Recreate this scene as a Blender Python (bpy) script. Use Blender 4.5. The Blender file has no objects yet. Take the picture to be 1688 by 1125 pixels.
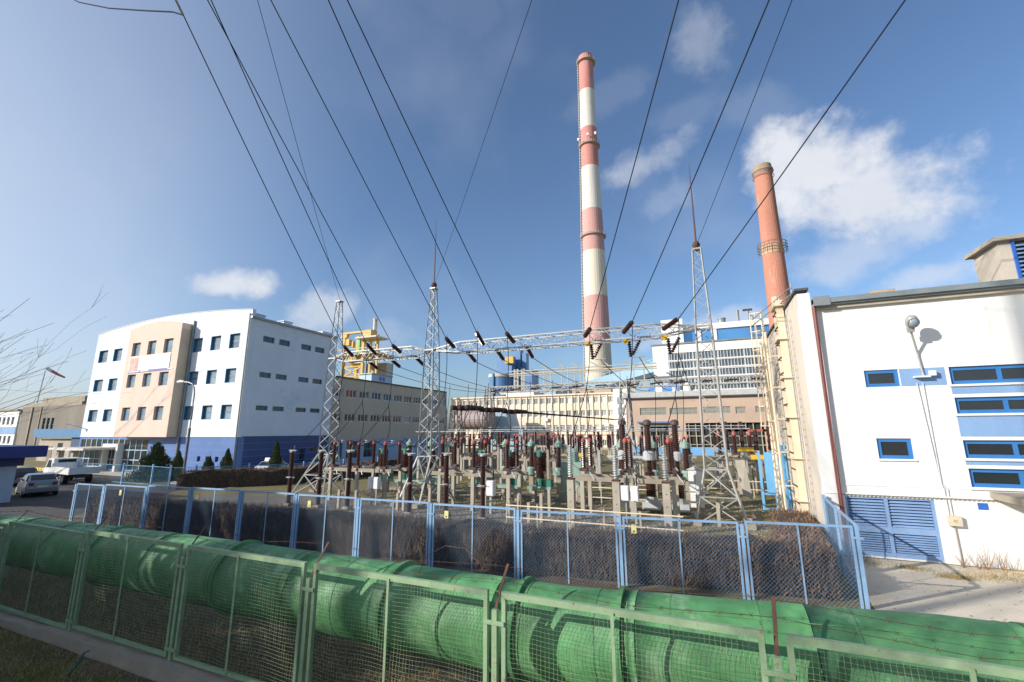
import bpy, math, random
from mathutils import Vector, Matrix
random.seed(7)
rnd = random.uniform
R = math.radians
scene = bpy.context.scene
COL = scene.collection

# ------------------------------------------------------------------ camera
CAM_H = 4.2
FPX, PITCH, ROLL, AZ = 737.745, 0.198026, -0.003991, 0.407568
cam_data = bpy.data.cameras.new("camera")
cam = bpy.data.objects.new("camera", cam_data)
COL.objects.link(cam)
cam_data.sensor_fit = 'HORIZONTAL'
cam_data.sensor_width = 36.0
cam_data.lens = FPX / 1688.0 * 36.0
cam_data.clip_start = 0.1
cam_data.clip_end = 6000.0
cam.matrix_world = (Matrix.Translation((0, 0, CAM_H)) @ Matrix.Rotation(AZ, 4, 'Z')
                    @ Matrix.Rotation(math.pi / 2 + PITCH, 4, 'X') @ Matrix.Rotation(ROLL, 4, 'Z'))
scene.camera = cam

# ------------------------------------------------------------------ light
SUN = Vector((-3.32, -3.10, 1.94)).normalized()          # towards the sun
sun_data = bpy.data.lights.new("sun", 'SUN')
sun_data.energy = 4.1
sun_data.angle = R(0.53)
sun_data.color = (1.0, 0.95, 0.88)
sun = bpy.data.objects.new("sun", sun_data)
COL.objects.link(sun)
sun.rotation_euler = SUN.to_track_quat('Z', 'Y').to_euler()
scene.view_settings.view_transform = 'Standard'
scene.view_settings.look = 'None'
scene.view_settings.exposure = 0.42
scene.view_settings.gamma = 1.0
scene.view_settings.use_curve_mapping = False


def ray(px, py):
    X = (px - 844) / FPX
    U = -(py - 562.5) / FPX
    x = X * math.cos(ROLL) - U * math.sin(ROLL)
    u = X * math.sin(ROLL) + U * math.cos(ROLL)
    y = math.cos(PITCH) - u * math.sin(PITCH)
    z = math.sin(PITCH) + u * math.cos(PITCH)
    return Vector((x * math.cos(AZ) - y * math.sin(AZ), x * math.sin(AZ) + y * math.cos(AZ), z))


def gz(px, py, z=0.0):            # the surveyed point at height z
    d = ray(px, py)
    t = (z - CAM_H) / d.z
    return Vector((d.x * t, d.y * t, z))


def gv(px, py, v):                # the surveyed point on the upright plane y = v
    d = ray(px, py)
    t = v / d.y
    return Vector((d.x * t, v, CAM_H + d.z * t))


def gu(px, py, u):                # the surveyed point on the upright plane x = u
    d = ray(px, py)
    t = u / d.x
    return Vector((u, d.y * t, CAM_H + d.z * t))


# ------------------------------------------------------------------ sky
world = bpy.data.worlds.new("World")
scene.world = world
world.use_nodes = True
nt = world.node_tree
nt.nodes.clear()


def N(t, **k):
    n = nt.nodes.new(t)
    for a, b in k.items():
        setattr(n, a, b)
    return n


def mth(op, a, b=None, c=None, clamp=False):
    n = N('ShaderNodeMath', operation=op)
    n.use_clamp = clamp
    for i, q in enumerate((a, b, c)):
        if q is None:
            continue
        if isinstance(q, (int, float)):
            n.inputs[i].default_value = q
        else:
            nt.links.new(q, n.inputs[i])
    return n.outputs[0]


def vmth(op, a, b):
    n = N('ShaderNodeVectorMath', operation=op)
    for i, q in enumerate((a, b)):
        if isinstance(q, (tuple, Vector)):
            n.inputs[i].default_value = q
        else:
            nt.links.new(q, n.inputs[i])
    return n.outputs[1] if op in ('DOT_PRODUCT', 'LENGTH') else n.outputs[0]


sky = N('ShaderNodeTexSky', sky_type='NISHITA')
sky.sun_disc = False
sky.sun_elevation = math.asin(SUN.z)
sky.sun_rotation = math.atan2(SUN.x, SUN.y)
sky.altitude = 150
sky.air_density = 1.0
sky.dust_density = 2.0
sky.ozone_density = 4.2
tc = N('ShaderNodeTexCoord')
D = tc.outputs['Generated']
nz = N('ShaderNodeTexNoise')
nz.inputs['Scale'].default_value = 11.0
nz.inputs['Detail'].default_value = 10.0
nz.inputs['Roughness'].default_value = 0.60
nt.links.new(D, nz.inputs['Vector'])
nzb = N('ShaderNodeTexNoise')
nzb.inputs['Scale'].default_value = 3.4
nzb.inputs['Detail'].default_value = 4.0
nt.links.new(D, nzb.inputs['Vector'])
noise = mth('ADD', mth('MULTIPLY', mth('SUBTRACT', nz.outputs[0], 0.5), 2.5),
            mth('MULTIPLY', mth('SUBTRACT', nzb.outputs[0], 0.5), 1.2))
# clouds: centre in the photograph, half sizes (px), tilt (deg), opacity
clouds = [(1345, 275, 135, 85, 20, .95), (1430, 330, 165, 100, 18, .9), (1495, 370, 100, 60, 25, .55), (1300, 250, 60, 45, 0, .7),
          (1640, 430, 120, 45, -10, .75), (1390, 430, 150, 60, -20, .42), (1560, 450, 170, 45, -6, .5),
          (383, 470, 85, 32, -6, .85), (540, 515, 60, 45, 0, .55), (1065, 270, 90, 30, -22, .42), (1155, 65, 65, 60, 10, .28),
          (1105, 330, 60, 40, -20, .2), (1150, 545, 120, 24, -10, .5), (760, 10, 130, 50, 0, .06), (1010, 150, 80, 30, -15, .08),
          (640, 545, 70, 45, 0, .2), (1250, 180, 80, 40, 20, .10), (1130, 190, 70, 30, -10, .08)]
total = None
for cx, cy, a, b, tilt, op in clouds:
    c = ray(cx, cy).normalized()
    up = Vector((0, 0, 1))
    t1 = c.cross(up).normalized()
    t2 = t1.cross(c).normalized()
    ca, sa = math.cos(R(tilt)), math.sin(R(tilt))
    k = (ray(cx + 1, cy).normalized() - c).length
    e1 = (t1 * ca - t2 * sa) / (a * k)
    e2 = (t1 * sa + t2 * ca) / (b * k)
    p = mth('SUBTRACT', vmth('DOT_PRODUCT', D, tuple(e1)), e1.dot(c))
    q = mth('SUBTRACT', vmth('DOT_PRODUCT', D, tuple(e2)), e2.dot(c))
    d2 = mth('SQRT', mth('ADD', mth('MULTIPLY', p, p), mth('MULTIPLY', q, q)))
    front = mth('GREATER_THAN', vmth('DOT_PRODUCT', D, tuple(c)), 0.2)
    mr = N('ShaderNodeMapRange', interpolation_type='SMOOTHSTEP')
    nt.links.new(mth('ADD', d2, noise), mr.inputs['Value'])
    mr.inputs['From Min'].default_value = 1.2
    mr.inputs['From Max'].default_value = 0.22
    mr.inputs['To Min'].default_value = 0.0
    mr.inputs['To Max'].default_value = op
    m = mth('MULTIPLY', mr.outputs[0], front)
    total = m if total is None else mth('MAXIMUM', total, m)
# thin high veil everywhere
veil = N('ShaderNodeMapRange', interpolation_type='SMOOTHSTEP')
nt.links.new(nzb.outputs[0], veil.inputs['Value'])
veil.inputs['From Min'].default_value = 0.48
veil.inputs['From Max'].default_value = 0.75
veil.inputs['To Max'].default_value = 0.10
total = mth('MAXIMUM', total, veil.outputs[0])
# thin cirrus haze lit up all round the sun
aur = N('ShaderNodeMapRange', interpolation_type='SMOOTHSTEP')
nt.links.new(vmth('DOT_PRODUCT', D, tuple(SUN)), aur.inputs['Value'])
aur.inputs['From Min'].default_value = 0.14
aur.inputs['From Max'].default_value = 0.80
aur.inputs['To Max'].default_value = 0.95
low = N('ShaderNodeMapRange', interpolation_type='SMOOTHSTEP')      # the haze thins out upwards
sxyz = N('ShaderNodeSeparateXYZ')
nt.links.new(D, sxyz.inputs[0])
nt.links.new(sxyz.outputs[2], low.inputs['Value'])
low.inputs['From Min'].default_value = 0.05
low.inputs['From Max'].default_value = 0.85
low.inputs['To Min'].default_value = 1.0
low.inputs['To Max'].default_value = 0.25
hz = N('ShaderNodeMix', data_type='RGBA')
nt.links.new(mth('MULTIPLY', aur.outputs[0], low.outputs[0]), hz.inputs[0])
nt.links.new(sky.outputs[0], hz.inputs[6])
hz.inputs[7].default_value = (3.9, 4.4, 5.1, 1)
mixc = N('ShaderNodeMix', data_type='RGBA')
nt.links.new(total, mixc.inputs[0])
nt.links.new(hz.outputs[2], mixc.inputs[6])
shade = N('ShaderNodeMix', data_type='RGBA')
nt.links.new(mth('ADD', mth('MULTIPLY', nz.outputs[0], 0.8), 0.1, clamp=True), shade.inputs[0])
shade.inputs[6].default_value = (5.4, 5.5, 5.7, 1)
shade.inputs[7].default_value = (3.9, 4.1, 4.6, 1)
nt.links.new(shade.outputs[2], mixc.inputs[7])
bg = N('ShaderNodeBackground')
bg.inputs['Strength'].default_value = 0.13
nt.links.new(mixc.outputs[2], bg.inputs['Color'])
wo = N('ShaderNodeOutputWorld')
nt.links.new(bg.outputs[0], wo.inputs['Surface'])

# ------------------------------------------------------------------ materials
MATS = {}


def M(name, col, rough=0.7, var=0.12, vscale=1.5, metal=0.0, col2=None, c2amt=0.0, c2scale=3.0, bump=0.0, bscale=30.0,
      streak=False, spec=0.5, fine=0.06, col3=None, c3amt=0.0, c3scale=6.0):
    """procedural surface: base colour, broad tone variation, optional second colour in patches (rust, moss, stains)"""
    if name in MATS:
        return MATS[name]
    m = bpy.data.materials.new(name)
    m.use_nodes = True
    t = m.node_tree
    b = t.nodes['Principled BSDF']
    b.inputs['Roughness'].default_value = rough
    b.inputs['Metallic'].default_value = metal
    b.inputs['Specular IOR Level'].default_value = spec
    geo = t.nodes.new('ShaderNodeNewGeometry')
    mp = t.nodes.new('ShaderNodeMapping')
    t.links.new(geo.outputs['Position'], mp.inputs['Vector'])
    if streak:
        mp.inputs['Scale'].default_value = (1.0, 1.0, 0.12)
    n1 = t.nodes.new('ShaderNodeTexNoise')
    n1.inputs['Scale'].default_value = vscale
    n1.inputs['Detail'].default_value = 6
    n1.inputs['Roughness'].default_value = 0.6
    t.links.new(mp.outputs[0], n1.inputs['Vector'])
    mr = t.nodes.new('ShaderNodeMapRange')
    mr.inputs['From Min'].default_value = 0.3
    mr.inputs['From Max'].default_value = 0.7
    mr.inputs['To Min'].default_value = 1 - var
    mr.inputs['To Max'].default_value = 1 + var
    t.links.new(n1.outputs[0], mr.inputs['Value'])
    n2 = t.nodes.new('ShaderNodeTexNoise')
    n2.inputs['Scale'].default_value = bscale
    n2.inputs['Detail'].default_value = 4
    t.links.new(geo.outputs['Position'], n2.inputs['Vector'])
    mr2 = t.nodes.new('ShaderNodeMapRange')
    mr2.inputs['From Min'].default_value = 0.3
    mr2.inputs['From Max'].default_value = 0.7
    mr2.inputs['To Min'].default_value = 1 - fine
    mr2.inputs['To Max'].default_value = 1 + fine
    t.links.new(n2.outputs[0], mr2.inputs['Value'])
    mu = t.nodes.new('ShaderNodeMath')
    mu.operation = 'MULTIPLY'
    t.links.new(mr.outputs[0], mu.inputs[0])
    t.links.new(mr2.outputs[0], mu.inputs[1])
    mx = t.nodes.new('ShaderNodeVectorMath')
    mx.operation = 'SCALE'
    t.links.new(mu.outputs[0], mx.inputs['Scale'])
    src = None
    if col2 is not None:
        n3 = t.nodes.new('ShaderNodeTexNoise')
        n3.inputs['Scale'].default_value = c2scale
        n3.inputs['Detail'].default_value = 8
        n3.inputs['Roughness'].default_value = 0.68
        t.links.new(mp.outputs[0], n3.inputs['Vector'])
        r3 = t.nodes.new('ShaderNodeMapRange')
        lo = 0.72 - 0.34 * c2amt
        r3.inputs['From Min'].default_value = lo
        r3.inputs['From Max'].default_value = lo + 0.12
        t.links.new(n3.outputs[0], r3.inputs['Value'])
        mc = t.nodes.new('ShaderNodeMix')
        mc.data_type = 'RGBA'
        mc.inputs[6].default_value = (*col, 1)
        mc.inputs[7].default_value = (*col2, 1)
        t.links.new(r3.outputs[0], mc.inputs[0])
        src = mc.outputs[2]
        if col3 is not None:
            n4 = t.nodes.new('ShaderNodeTexNoise')
            n4.inputs['Scale'].default_value = c3scale
            n4.inputs['Detail'].default_value = 9
            n4.inputs['Roughness'].default_value = 0.75
            t.links.new(geo.outputs['Position'], n4.inputs['Vector'])
            r4 = t.nodes.new('ShaderNodeMapRange')
            lo = 0.74 - 0.34 * c3amt
            r4.inputs['From Min'].default_value = lo
            r4.inputs['From Max'].default_value = lo + 0.09
            t.links.new(n4.outputs[0], r4.inputs['Value'])
            m4 = t.nodes.new('ShaderNodeMix')
            m4.data_type = 'RGBA'
            t.links.new(src, m4.inputs[6])
            m4.inputs[7].default_value = (*col3, 1)
            t.links.new(r4.outputs[0], m4.inputs[0])
            src = m4.outputs[2]
        t.links.new(src, mx.inputs[0])
    else:
        mx.inputs[0].default_value = col
    t.links.new(mx.outputs[0], b.inputs['Base Color'])
    if bump:
        bp = t.nodes.new('ShaderNodeBump')
        bp.inputs['Strength'].default_value = bump
        bp.inputs['Distance'].default_value = 0.03
        t.links.new(n2.outputs[0], bp.inputs['Height'])
        t.links.new(bp.outputs[0], b.inputs['Normal'])
    MATS[name] = m
    return m


white_wall = M('white_render', (.76, .755, .73), .9, .09, .8, col2=(.60, .59, .55), c2amt=.34, c2scale=.7, streak=True, bump=.08, bscale=40)
office_white = M('office_render', (.74, .79, .83), .9, .07, .35, col2=(.62, .69, .75), c2amt=.42, c2scale=.3, bump=.05, bscale=20)
side_cream = M('cream_render', (.66, .58, .48), .9, .10, .6, col2=(.50, .43, .35), c2amt=.35, c2scale=.5, streak=True, bump=.08, bscale=30)
beige_bay = M('beige_render', (.76, .58, .47), .9, .05, .5, bump=.05, bscale=20)
blue_tile = M('blue_tile', (.11, .20, .43), .35, .10, .6)
tile_joint = M('tile_joint', (.20, .25, .48), .8)
blue_paint = M('blue_paint', (.03, .13, .48), .45, .10, 1.0)
blue_panel = M('blue_panel_paint', (.22, .36, .58), .6, .16, .9, streak=True)
blue_louver = M('blue_louver_paint', (.22, .34, .55), .55, .14, 1.5, col2=(.25, .14, .08), c2amt=.16, c2scale=6)
blue_fence_m = M('blue_fence_paint', (.27, .44, .64), .5, .10, 2.0, col2=(.25, .13, .07), c2amt=.14, c2scale=14)
blue_mesh_m = M('blue_wire_paint', (.16, .26, .38), .5, .1, 2.0)
green_fence_m = M('green_fence_paint', (.27, .38, .22), .55, .16, 3.0, col2=(.22, .09, .04), c2amt=.38, c2scale=11)
green_mesh_m = M('green_wire_paint', (.23, .28, .16), .6, .2, 3.0, col2=(.24, .11, .05), c2amt=.40, c2scale=7)
pipe_m = M('green_pipe_paint', (.085, .26, .095), .6, .28, .9, col2=(.21, .38, .20), c2amt=.55, c2scale=1.4, bump=.14, bscale=9, fine=.14, col3=(.10, .075, .04), c3amt=.40, c3scale=4.5)
pipe_m2 = M('green_pipe_paint_older', (.085, .235, .095), .64, .28, 1.3, col2=(.20, .38, .19), c2amt=.5, c2scale=1.6, bump=.12, bscale=9, fine=.1, col3=(.075, .085, .045), c3amt=.46, c3scale=4.0)
pipe_top_m = M('green_pipe_jacket', (.12, .42, .22), .42, .16, .8, col2=(.30, .42, .30), c2amt=.25, c2scale=2.0, bump=.10, bscale=6)
rust = M('rusty_iron', (.10, .048, .032), .85, .35, 8)
galv = M('galvanised_steel', (.42, .42, .40), .5, .12, 2.0, metal=.25)
galv_far = M('far_galvanised_steel', (.43, .41, .36), .6, .1, 1.0)
cream_pipe = M('cream_paint', (.76, .63, .45), .5, .10, 1.2, col2=(.42, .26, .14), c2amt=.20, c2scale=5)
gutter_m = M('zinc_gutter', (.28, .31, .31), .45, .2, 1.0, metal=.4)
maroon = M('maroon_paint', (.20, .055, .045), .5, .15, 2.0)
conc = M('concrete', (.34, .29, .22), .95, .16, 1.6, col2=(.20, .18, .15), c2amt=.32, c2scale=2.5, bump=.25, bscale=26)
conc_light = M('light_concrete', (.43, .38, .30), .95, .14, 1.6, col2=(.28, .25, .21), c2amt=.3, c2scale=3, bump=.2, bscale=30)
brown_por = M('brown_porcelain', (.055, .020, .014), .22, .2, 5)
gray_por = M('grey_porcelain', (.36, .36, .35), .3, .1, 5)
red_cap = M('red_paint', (.44, .10, .07), .5, .15, 3)
green_mach = M('pale_green_enamel', (.26, .38, .31), .4, .14, 2, col2=(.14, .09, .05), c2amt=.2, c2scale=8)
dgreen_mach = M('dark_green_enamel', (.06, .20, .15), .4, .14, 2)
gray_mach = M('grey_enamel', (.46, .48, .48), .45, .12, 2)
white_cab = M('white_cabinet_paint', (.75, .76, .75), .45, .06, 2)
yellow_p = M('yellow_paint', (.72, .46, .03), .5, .12, 1.0)
yellow_s = M('yellow_steel_paint', (.62, .38, .06), .55, .18, .8)
wire_m = M('dark_wire', (.03, .035, .045), .9, .1, 3, spec=.1)
glass = M('dark_glass', (.025, .03, .035), .06, .2, .5, spec=.7)
glass_lite = M('grey_glass', (.26, .31, .35), .12, .5, .5, spec=.6)
glass_refl = M('blue_mirror_cladding', (.13, .36, .68), .16, .08, .2, metal=.5)
win_blue = M('window_frame_blue', (.04, .18, .46), .4, .08, 2)
win_teal = M('window_reveal_blue', (.05, .22, .36), .5, .08, 2)
win_white = M('window_frame_white', (.74, .74, .72), .5, .05, 2)
beige2 = M('beige_cladding', (.58, .50, .38), .85, .06, .3, streak=True, col2=(.50, .43, .32), c2amt=.3, c2scale=.4)
dark_roof = M('roof_felt', (.09, .09, .09), .9)
cream_fac = M('cream_facade', (.78, .67, .52), .9, .07, .3)
cream_fin = M('cream_fin', (.78, .68, .54), .9, .05, .3)
pinkish = M('pink_render', (.52, .38, .29), .9, .10, .25, col2=(.47, .32, .24), c2amt=.3, c2scale=.3)
pale_wall = M('white_cladding', (.82, .81, .77), .7, .04, .2)
red_band = M('chimney_red', (.58, .25, .215), .9, .10, .35, streak=True, col2=(.60, .36, .31), c2amt=.5, c2scale=.22, fine=.07, bscale=1.2)
red_faded = M('chimney_red_faded', (.60, .33, .29), .9, .10, .35, streak=True, col2=(.64, .43, .37), c2amt=.5, c2scale=.22, fine=.07, bscale=1.2)
white_band = M('chimney_white', (.74, .69, .61), .9, .10, .35, streak=True, col2=(.60, .55, .48), c2amt=.35, c2scale=.2, fine=.06, bscale=1.2)
cream_band = M('chimney_cream', (.68, .58, .45), .9, .10, .35, streak=True, col2=(.56, .46, .35), c2amt=.4, c2scale=.2, fine=.06, bscale=1.2)
brick_m = M('brick_red', (.50, .22, .15), .95, .16, .4, streak=True, col2=(.62, .37, .26), c2amt=.5, c2scale=.30, fine=.12, bscale=4)
brick_top = M('brick_buff', (.36, .27, .19), .95, .12, .8)
silo_blue = M('silo_blue', (.10, .22, .42), .45, .10, .4)
conv_blue = M('gallery_pale_blue', (.36, .54, .64), .6, .06, .3)
dark_in = M('dark_recess', (.03, .03, .03), .9)
asphalt = M('asphalt_surface', (.065, .062, .060), .95, .18, .4, col2=(.11, .10, .09), c2amt=.4, c2scale=.5, bump=.3, bscale=40)
slab_m = M('concrete_apron', (.64, .56, .44), .95, .14, .5, col2=(.30, .25, .18), c2amt=.40, c2scale=.55, bump=.3, bscale=20)
gravel_m = M('gravel_ground', (.17, .15, .125), .95, .2, 1.2, col2=(.10, .085, .065), c2amt=.5, c2scale=3, bump=.8, bscale=18, fine=.35)
grass_m = M('winter_turf', (.19, .155, .065), .95, .25, .35, col2=(.125, .13, .042), c2amt=.55, c2scale=.35, bump=.7, bscale=14, fine=.3)
fore_m = M('foreground_soil', (.12, .085, .048), .95, .25, .8, col2=(.15, .145, .035), c2amt=.34, c2scale=.9, bump=.8, bscale=16, fine=.3)
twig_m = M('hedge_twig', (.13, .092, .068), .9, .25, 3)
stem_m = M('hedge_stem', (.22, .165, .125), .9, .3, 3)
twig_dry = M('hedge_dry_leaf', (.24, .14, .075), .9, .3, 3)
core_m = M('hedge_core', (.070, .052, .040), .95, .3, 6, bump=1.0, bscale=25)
thuja_m = M('thuja_foliage', (.055, .075, .022), .8, .3, 3, col2=(.12, .11, .03), c2amt=.3, c2scale=3)
bark_m = M('bark', (.075, .060, .048), .9, .2, 4)
blade_dry = M('dry_grass_blade', (.36, .27, .12), .9, .3, 2, col2=(.14, .15, .04), c2amt=.45, c2scale=1)
moss_m = M('moss_blade', (.30, .31, .04), .9, .3, 2)
stone_m = M('stone_chip', (.30, .28, .25), .95, .3, 6)
silver = M('silver_car_paint', (.42, .43, .44), .25, .05, 2, metal=.6)
van_white = M('white_van_paint', (.72, .71, .68), .4, .06, 2)
tyre_m = M('tyre_rubber', (.02, .02, .02), .9)
red_lens = M('red_lens', (.35, .02, .02), .2)
flag_red = M('windsock_red', (.60, .17, .16), .8)
flag_white = M('windsock_white', (.75, .73, .72), .8)
banner_m = M('banner_white', (.82, .82, .80), .7, .03, 1)
banner_v = M('banner_violet', (.22, .20, .48), .7, .05, 1)
banner_p = M('banner_picture', (.62, .38, .30), .7, .3, 1.2, col2=(.75, .68, .60), c2amt=.5, c2scale=2.0)
banner_t = M('banner_grey_print', (.62, .62, .60), .7)
sign_y = M('warning_plate', (.78, .70, .30), .6, .1, 2)
sign_k = M('sign_black', (.03, .03, .03), .6)


# ------------------------------------------------------------------ mesh builder
class MB:
    def __init__(s, T=None):
        s.v, s.f, s.T = [], [], T

    def add(s, vs, fs):
        o = len(s.v)
        s.v += [tuple(s.T @ Vector(p)) if s.T else tuple(p) for p in vs]
        s.f += [tuple(i + o for i in f) for f in fs]
        return s

    def box(s, x0, x1, y0, y1, z0, z1):
        return s.add([(x0, y0, z0), (x1, y0, z0), (x1, y1, z0), (x0, y1, z0), (x0, y0, z1), (x1, y0, z1), (x1, y1, z1), (x0, y1, z1)],
                     [(3, 2, 1, 0), (4, 5, 6, 7), (0, 1, 5, 4), (1, 2, 6, 5), (2, 3, 7, 6), (3, 0, 4, 7)])

    def bar(s, p, q, w, h=None):
        p, q = Vector(p), Vector(q)
        h = h or w
        d = (q - p).normalized()
        a = d.cross(Vector((0, 0, 1)))
        if a.length < 1e-4:
            a = Vector((1, 0, 0))
        a.normalize()
        b = a.cross(d)
        a, b = a * w / 2, b * h / 2
        c = [-a - b, a - b, a + b, b - a]
        return s.add([p + k for k in c] + [q + k for k in c],
                     [(3, 2, 1, 0), (4, 5, 6, 7), (0, 1, 5, 4), (1, 2, 6, 5), (2, 3, 7, 6), (3, 0, 4, 7)])

    def tube(s, pts, r, n=6, cap=True):
        pts = [Vector(p) for p in pts]
        rs = r if isinstance(r, (list, tuple)) else [r] * len(pts)
        vs, fs = [], []
        for i, p in enumerate(pts):
            d = (pts[min(i + 1, len(pts) - 1)] - pts[max(i - 1, 0)]).normalized()
            a = d.cross(Vector((0, 0, 1)))
            if a.length < 1e-3:
                a = d.cross(Vector((0, 1, 0)))
            a.normalize()
            b = a.cross(d)
            for k in range(n):
                t = 2 * math.pi * k / n
                vs.append(p + (a * math.cos(t) + b * math.sin(t)) * rs[i])
        for i in range(len(pts) - 1):
            for k in range(n):
                k2 = (k + 1) % n
                fs.append((i * n + k, i * n + k2, (i + 1) * n + k2, (i + 1) * n + k))
        if cap:
            fs.append(tuple(range(n)))
            fs.append(tuple(range((len(pts) - 1) * n, len(pts) * n))[::-1])
        return s.add(vs, fs)

    def lathe(s, prof, n=12, c=(0, 0, 0)):
        vs, fs = [], []
        for r, z in prof:
            for k in range(n):
                t = 2 * math.pi * k / n
                vs.append((c[0] + r * math.cos(t), c[1] + r * math.sin(t), c[2] + z))
        for i in range(len(prof) - 1):
            for k in range(n):
                k2 = (k + 1) % n
                fs.append((i * n + k, i * n + k2, (i + 1) * n + k2, (i + 1) * n + k))
        fs.append(tuple(range(n))[::-1])
        fs.append(tuple(range((len(prof) - 1) * n, len(prof) * n)))
        return s.add(vs, fs)

    def prism(s, poly, y0, y1):          # outline in x,z pushed from y0 to y1
        n = len(poly)
        vs = [(x, y0, z) for x, z in poly] + [(x, y1, z) for x, z in poly]
        fs = [tuple(range(n))[::-1], tuple(range(n, 2 * n))]
        for i in range(n):
            j = (i + 1) % n
            fs.append((i, j, n + j, n + i))
        return s.add(vs, fs)

    def wall(s, W, z0, z1, holes, depth=.16, thick=.3, s0=0.0):
        """front plane y=0 facing -y, x from s0 to s0+W, real openings with reveals"""
        xs = sorted({s0, s0 + W} | {h[0] for h in holes} | {h[1] for h in holes})
        zs = sorted({z0, z1} | {h[2] for h in holes} | {h[3] for h in holes})
        for i in range(len(xs) - 1):
            for j in range(len(zs) - 1):
                cx, cz = (xs[i] + xs[i + 1]) / 2, (zs[j] + zs[j + 1]) / 2
                if any(h[0] < cx < h[1] and h[2] < cz < h[3] for h in holes):
                    continue
                s.add([(xs[i], 0, zs[j]), (xs[i + 1], 0, zs[j]), (xs[i + 1], 0, zs[j + 1]), (xs[i], 0, zs[j + 1])], [(0, 1, 2, 3)])
        for a, b, c, d in holes:
            e = thick
            s.add([(a, 0, c), (b, 0, c), (b, 0, d), (a, 0, d), (a, e, c), (b, e, c), (b, e, d), (a, e, d)],
                  [(0, 4, 5, 1), (1, 5, 6, 2), (2, 6, 7, 3), (3, 7, 4, 0)])
        x0, x1 = s0, s0 + W
        s.add([(x0, thick, z0), (x1, thick, z0), (x1, thick, z1), (x0, thick, z1), (x0, 0, z0), (x1, 0, z0), (x1, 0, z1), (x0, 0, z1)],
              [(4, 0, 1, 5), (5, 1, 2, 6), (6, 2, 3, 7), (7, 3, 0, 4)])
        return s

    def mesh(s, name, smooth=False):
        me = bpy.data.meshes.new(name)
        me.from_pydata(s.v, [], s.f)
        me.update()
        if smooth:
            me.polygons.foreach_set('use_smooth', [True] * len(me.polygons))
        return me


def link(name, data, parent=None, loc=None, rotz=None, mat=None):
    o = bpy.data.objects.new(name, data)
    COL.objects.link(o)
    if mat is not None and data is not None and not data.materials:
        data.materials.append(mat)
    if parent is not None:
        o.parent = parent
    if loc is not None:
        o.location = loc
    if rotz is not None:
        o.rotation_euler = (0, 0, rotz)
    return o


def tag(o, label, cat=None, group=None, kind=None):
    if label:
        o['label'] = label
    if cat:
        o['category'] = cat
    if group:
        o['group'] = group
    if kind:
        o['kind'] = kind
    return o


def thing(name, label, cat, loc=(0, 0, 0), rotz=0.0, group=None):
    o = link(name, None, None, loc, rotz)
    o.empty_display_size = .2
    return tag(o, label, cat, group)


def part(name, mb, mat, parent=None, smooth=False, loc=None, rotz=None, world=True, kind=None):
    """mesh part; with world=True its points are in world coordinates and the parent's base is taken off"""
    if parent is not None and world:
        r = parent
        off = Vector((0, 0, 0))
        while r is not None:
            off += r.location
            r = r.parent
        mb.v = [(p[0] - off.x, p[1] - off.y, p[2] - off.z) for p in mb.v]
    o = link(name, mb.mesh(name, smooth), parent, loc, rotz, mat)
    if kind:
        o['kind'] = kind
    return o


def single(name, mb, mat, label, cat, base, group=None, smooth=False, kind=None):
    """a thing that is one mesh, its origin at its base"""
    mb.v = [(p[0] - base[0], p[1] - base[1], p[2] - base[2]) for p in mb.v]
    o = link(name, mb.mesh(name, smooth), None, base, None, mat)
    return tag(o, label, cat, group, kind)


def copy_tree(o, parent=None):
    c = o.copy()
    COL.objects.link(c)
    c.parent = parent
    for ch in list(o.children):
        copy_tree(ch, c)
    return c


_unit = {}


def bar(name, p, q, w, mat, parent, base=Vector((0, 0, 0)), h=None):
    """a straight steel member as its own object, sharing one unit mesh per material"""
    if mat.name not in _unit:
        me = MB().box(-.5, .5, -.5, .5, 0, 1).mesh('member_' + mat.name)
        me.materials.append(mat)
        _unit[mat.name] = me
    p, q = Vector(p), Vector(q)
    d = q - p
    o = bpy.data.objects.new(name, _unit[mat.name])
    COL.objects.link(o)
    o.parent = parent
    rot = d.to_track_quat('Z', 'Y').to_matrix().to_4x4()
    sc = Matrix.Diagonal((w, h or w, d.length, 1))
    o.matrix_local = Matrix.Translation(p - base) @ rot @ sc
    return o


ORD = ['first', 'second', 'third', 'fourth', 'fifth', 'sixth', 'seventh', 'eighth', 'ninth', 'tenth', 'eleventh', 'twelfth', 'thirteenth',
       'fourteenth', 'fifteenth', 'sixteenth', 'seventeenth', 'eighteenth', 'nineteenth', 'twentieth']

# ------------------------------------------------------------------ ground
def sheet(name, poly, z, mat, label=None):
    mb = MB().add([(x, y, z) for x, y in poly], [tuple(range(len(poly)))])
    o = part(name, mb, mat)
    o['kind'] = 'structure'
    return o


sheet('ground', [(-2500, -1500), (2500, -1500), (2500, 3000), (-2500, 3000)], 0.0, grass_m)
sheet('road', [(-140, 5), (-31, 9.5), (-30.5, 13.5), (-33, 18.5), (-37, 22.5), (-52, 22.8), (-52, 26.5), (-140, 26.5)], .004, asphalt)
sheet('pavement', [(-72, 26.6), (-45, 26.6), (-41.4, 24.2), (-34, 24.2), (-33.4, 29.4), (-72, 29.4)], .008, slab_m)
sheet('yard_gravel', [(-24, 14.6), (2.9, 14.9), (2.2, 17.6), (-2.4, 21.8), (-9, 24.5), (-22, 23.5), (-30, 21.5), (-33, 18.5)], .006, gravel_m)
sheet('concrete_apron', [(3.3, 7.9), (30, 7.9), (30, 19.4), (3.7, 19.4), (3.25, 14.0)], .008, slab_m)
sheet('foreground_soil', [(-60, -12), (40, -12), (40, 9.6), (3.3, 9.6), (3.2, 13.6), (-30, 13.2), (-60, 9.6)], .003, fore_m)


# ------------------------------------------------------------------ windows
_wm = {}


def wmesh(key, fn):
    if key not in _wm:
        _wm[key] = fn()
    return _wm[key]


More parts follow.
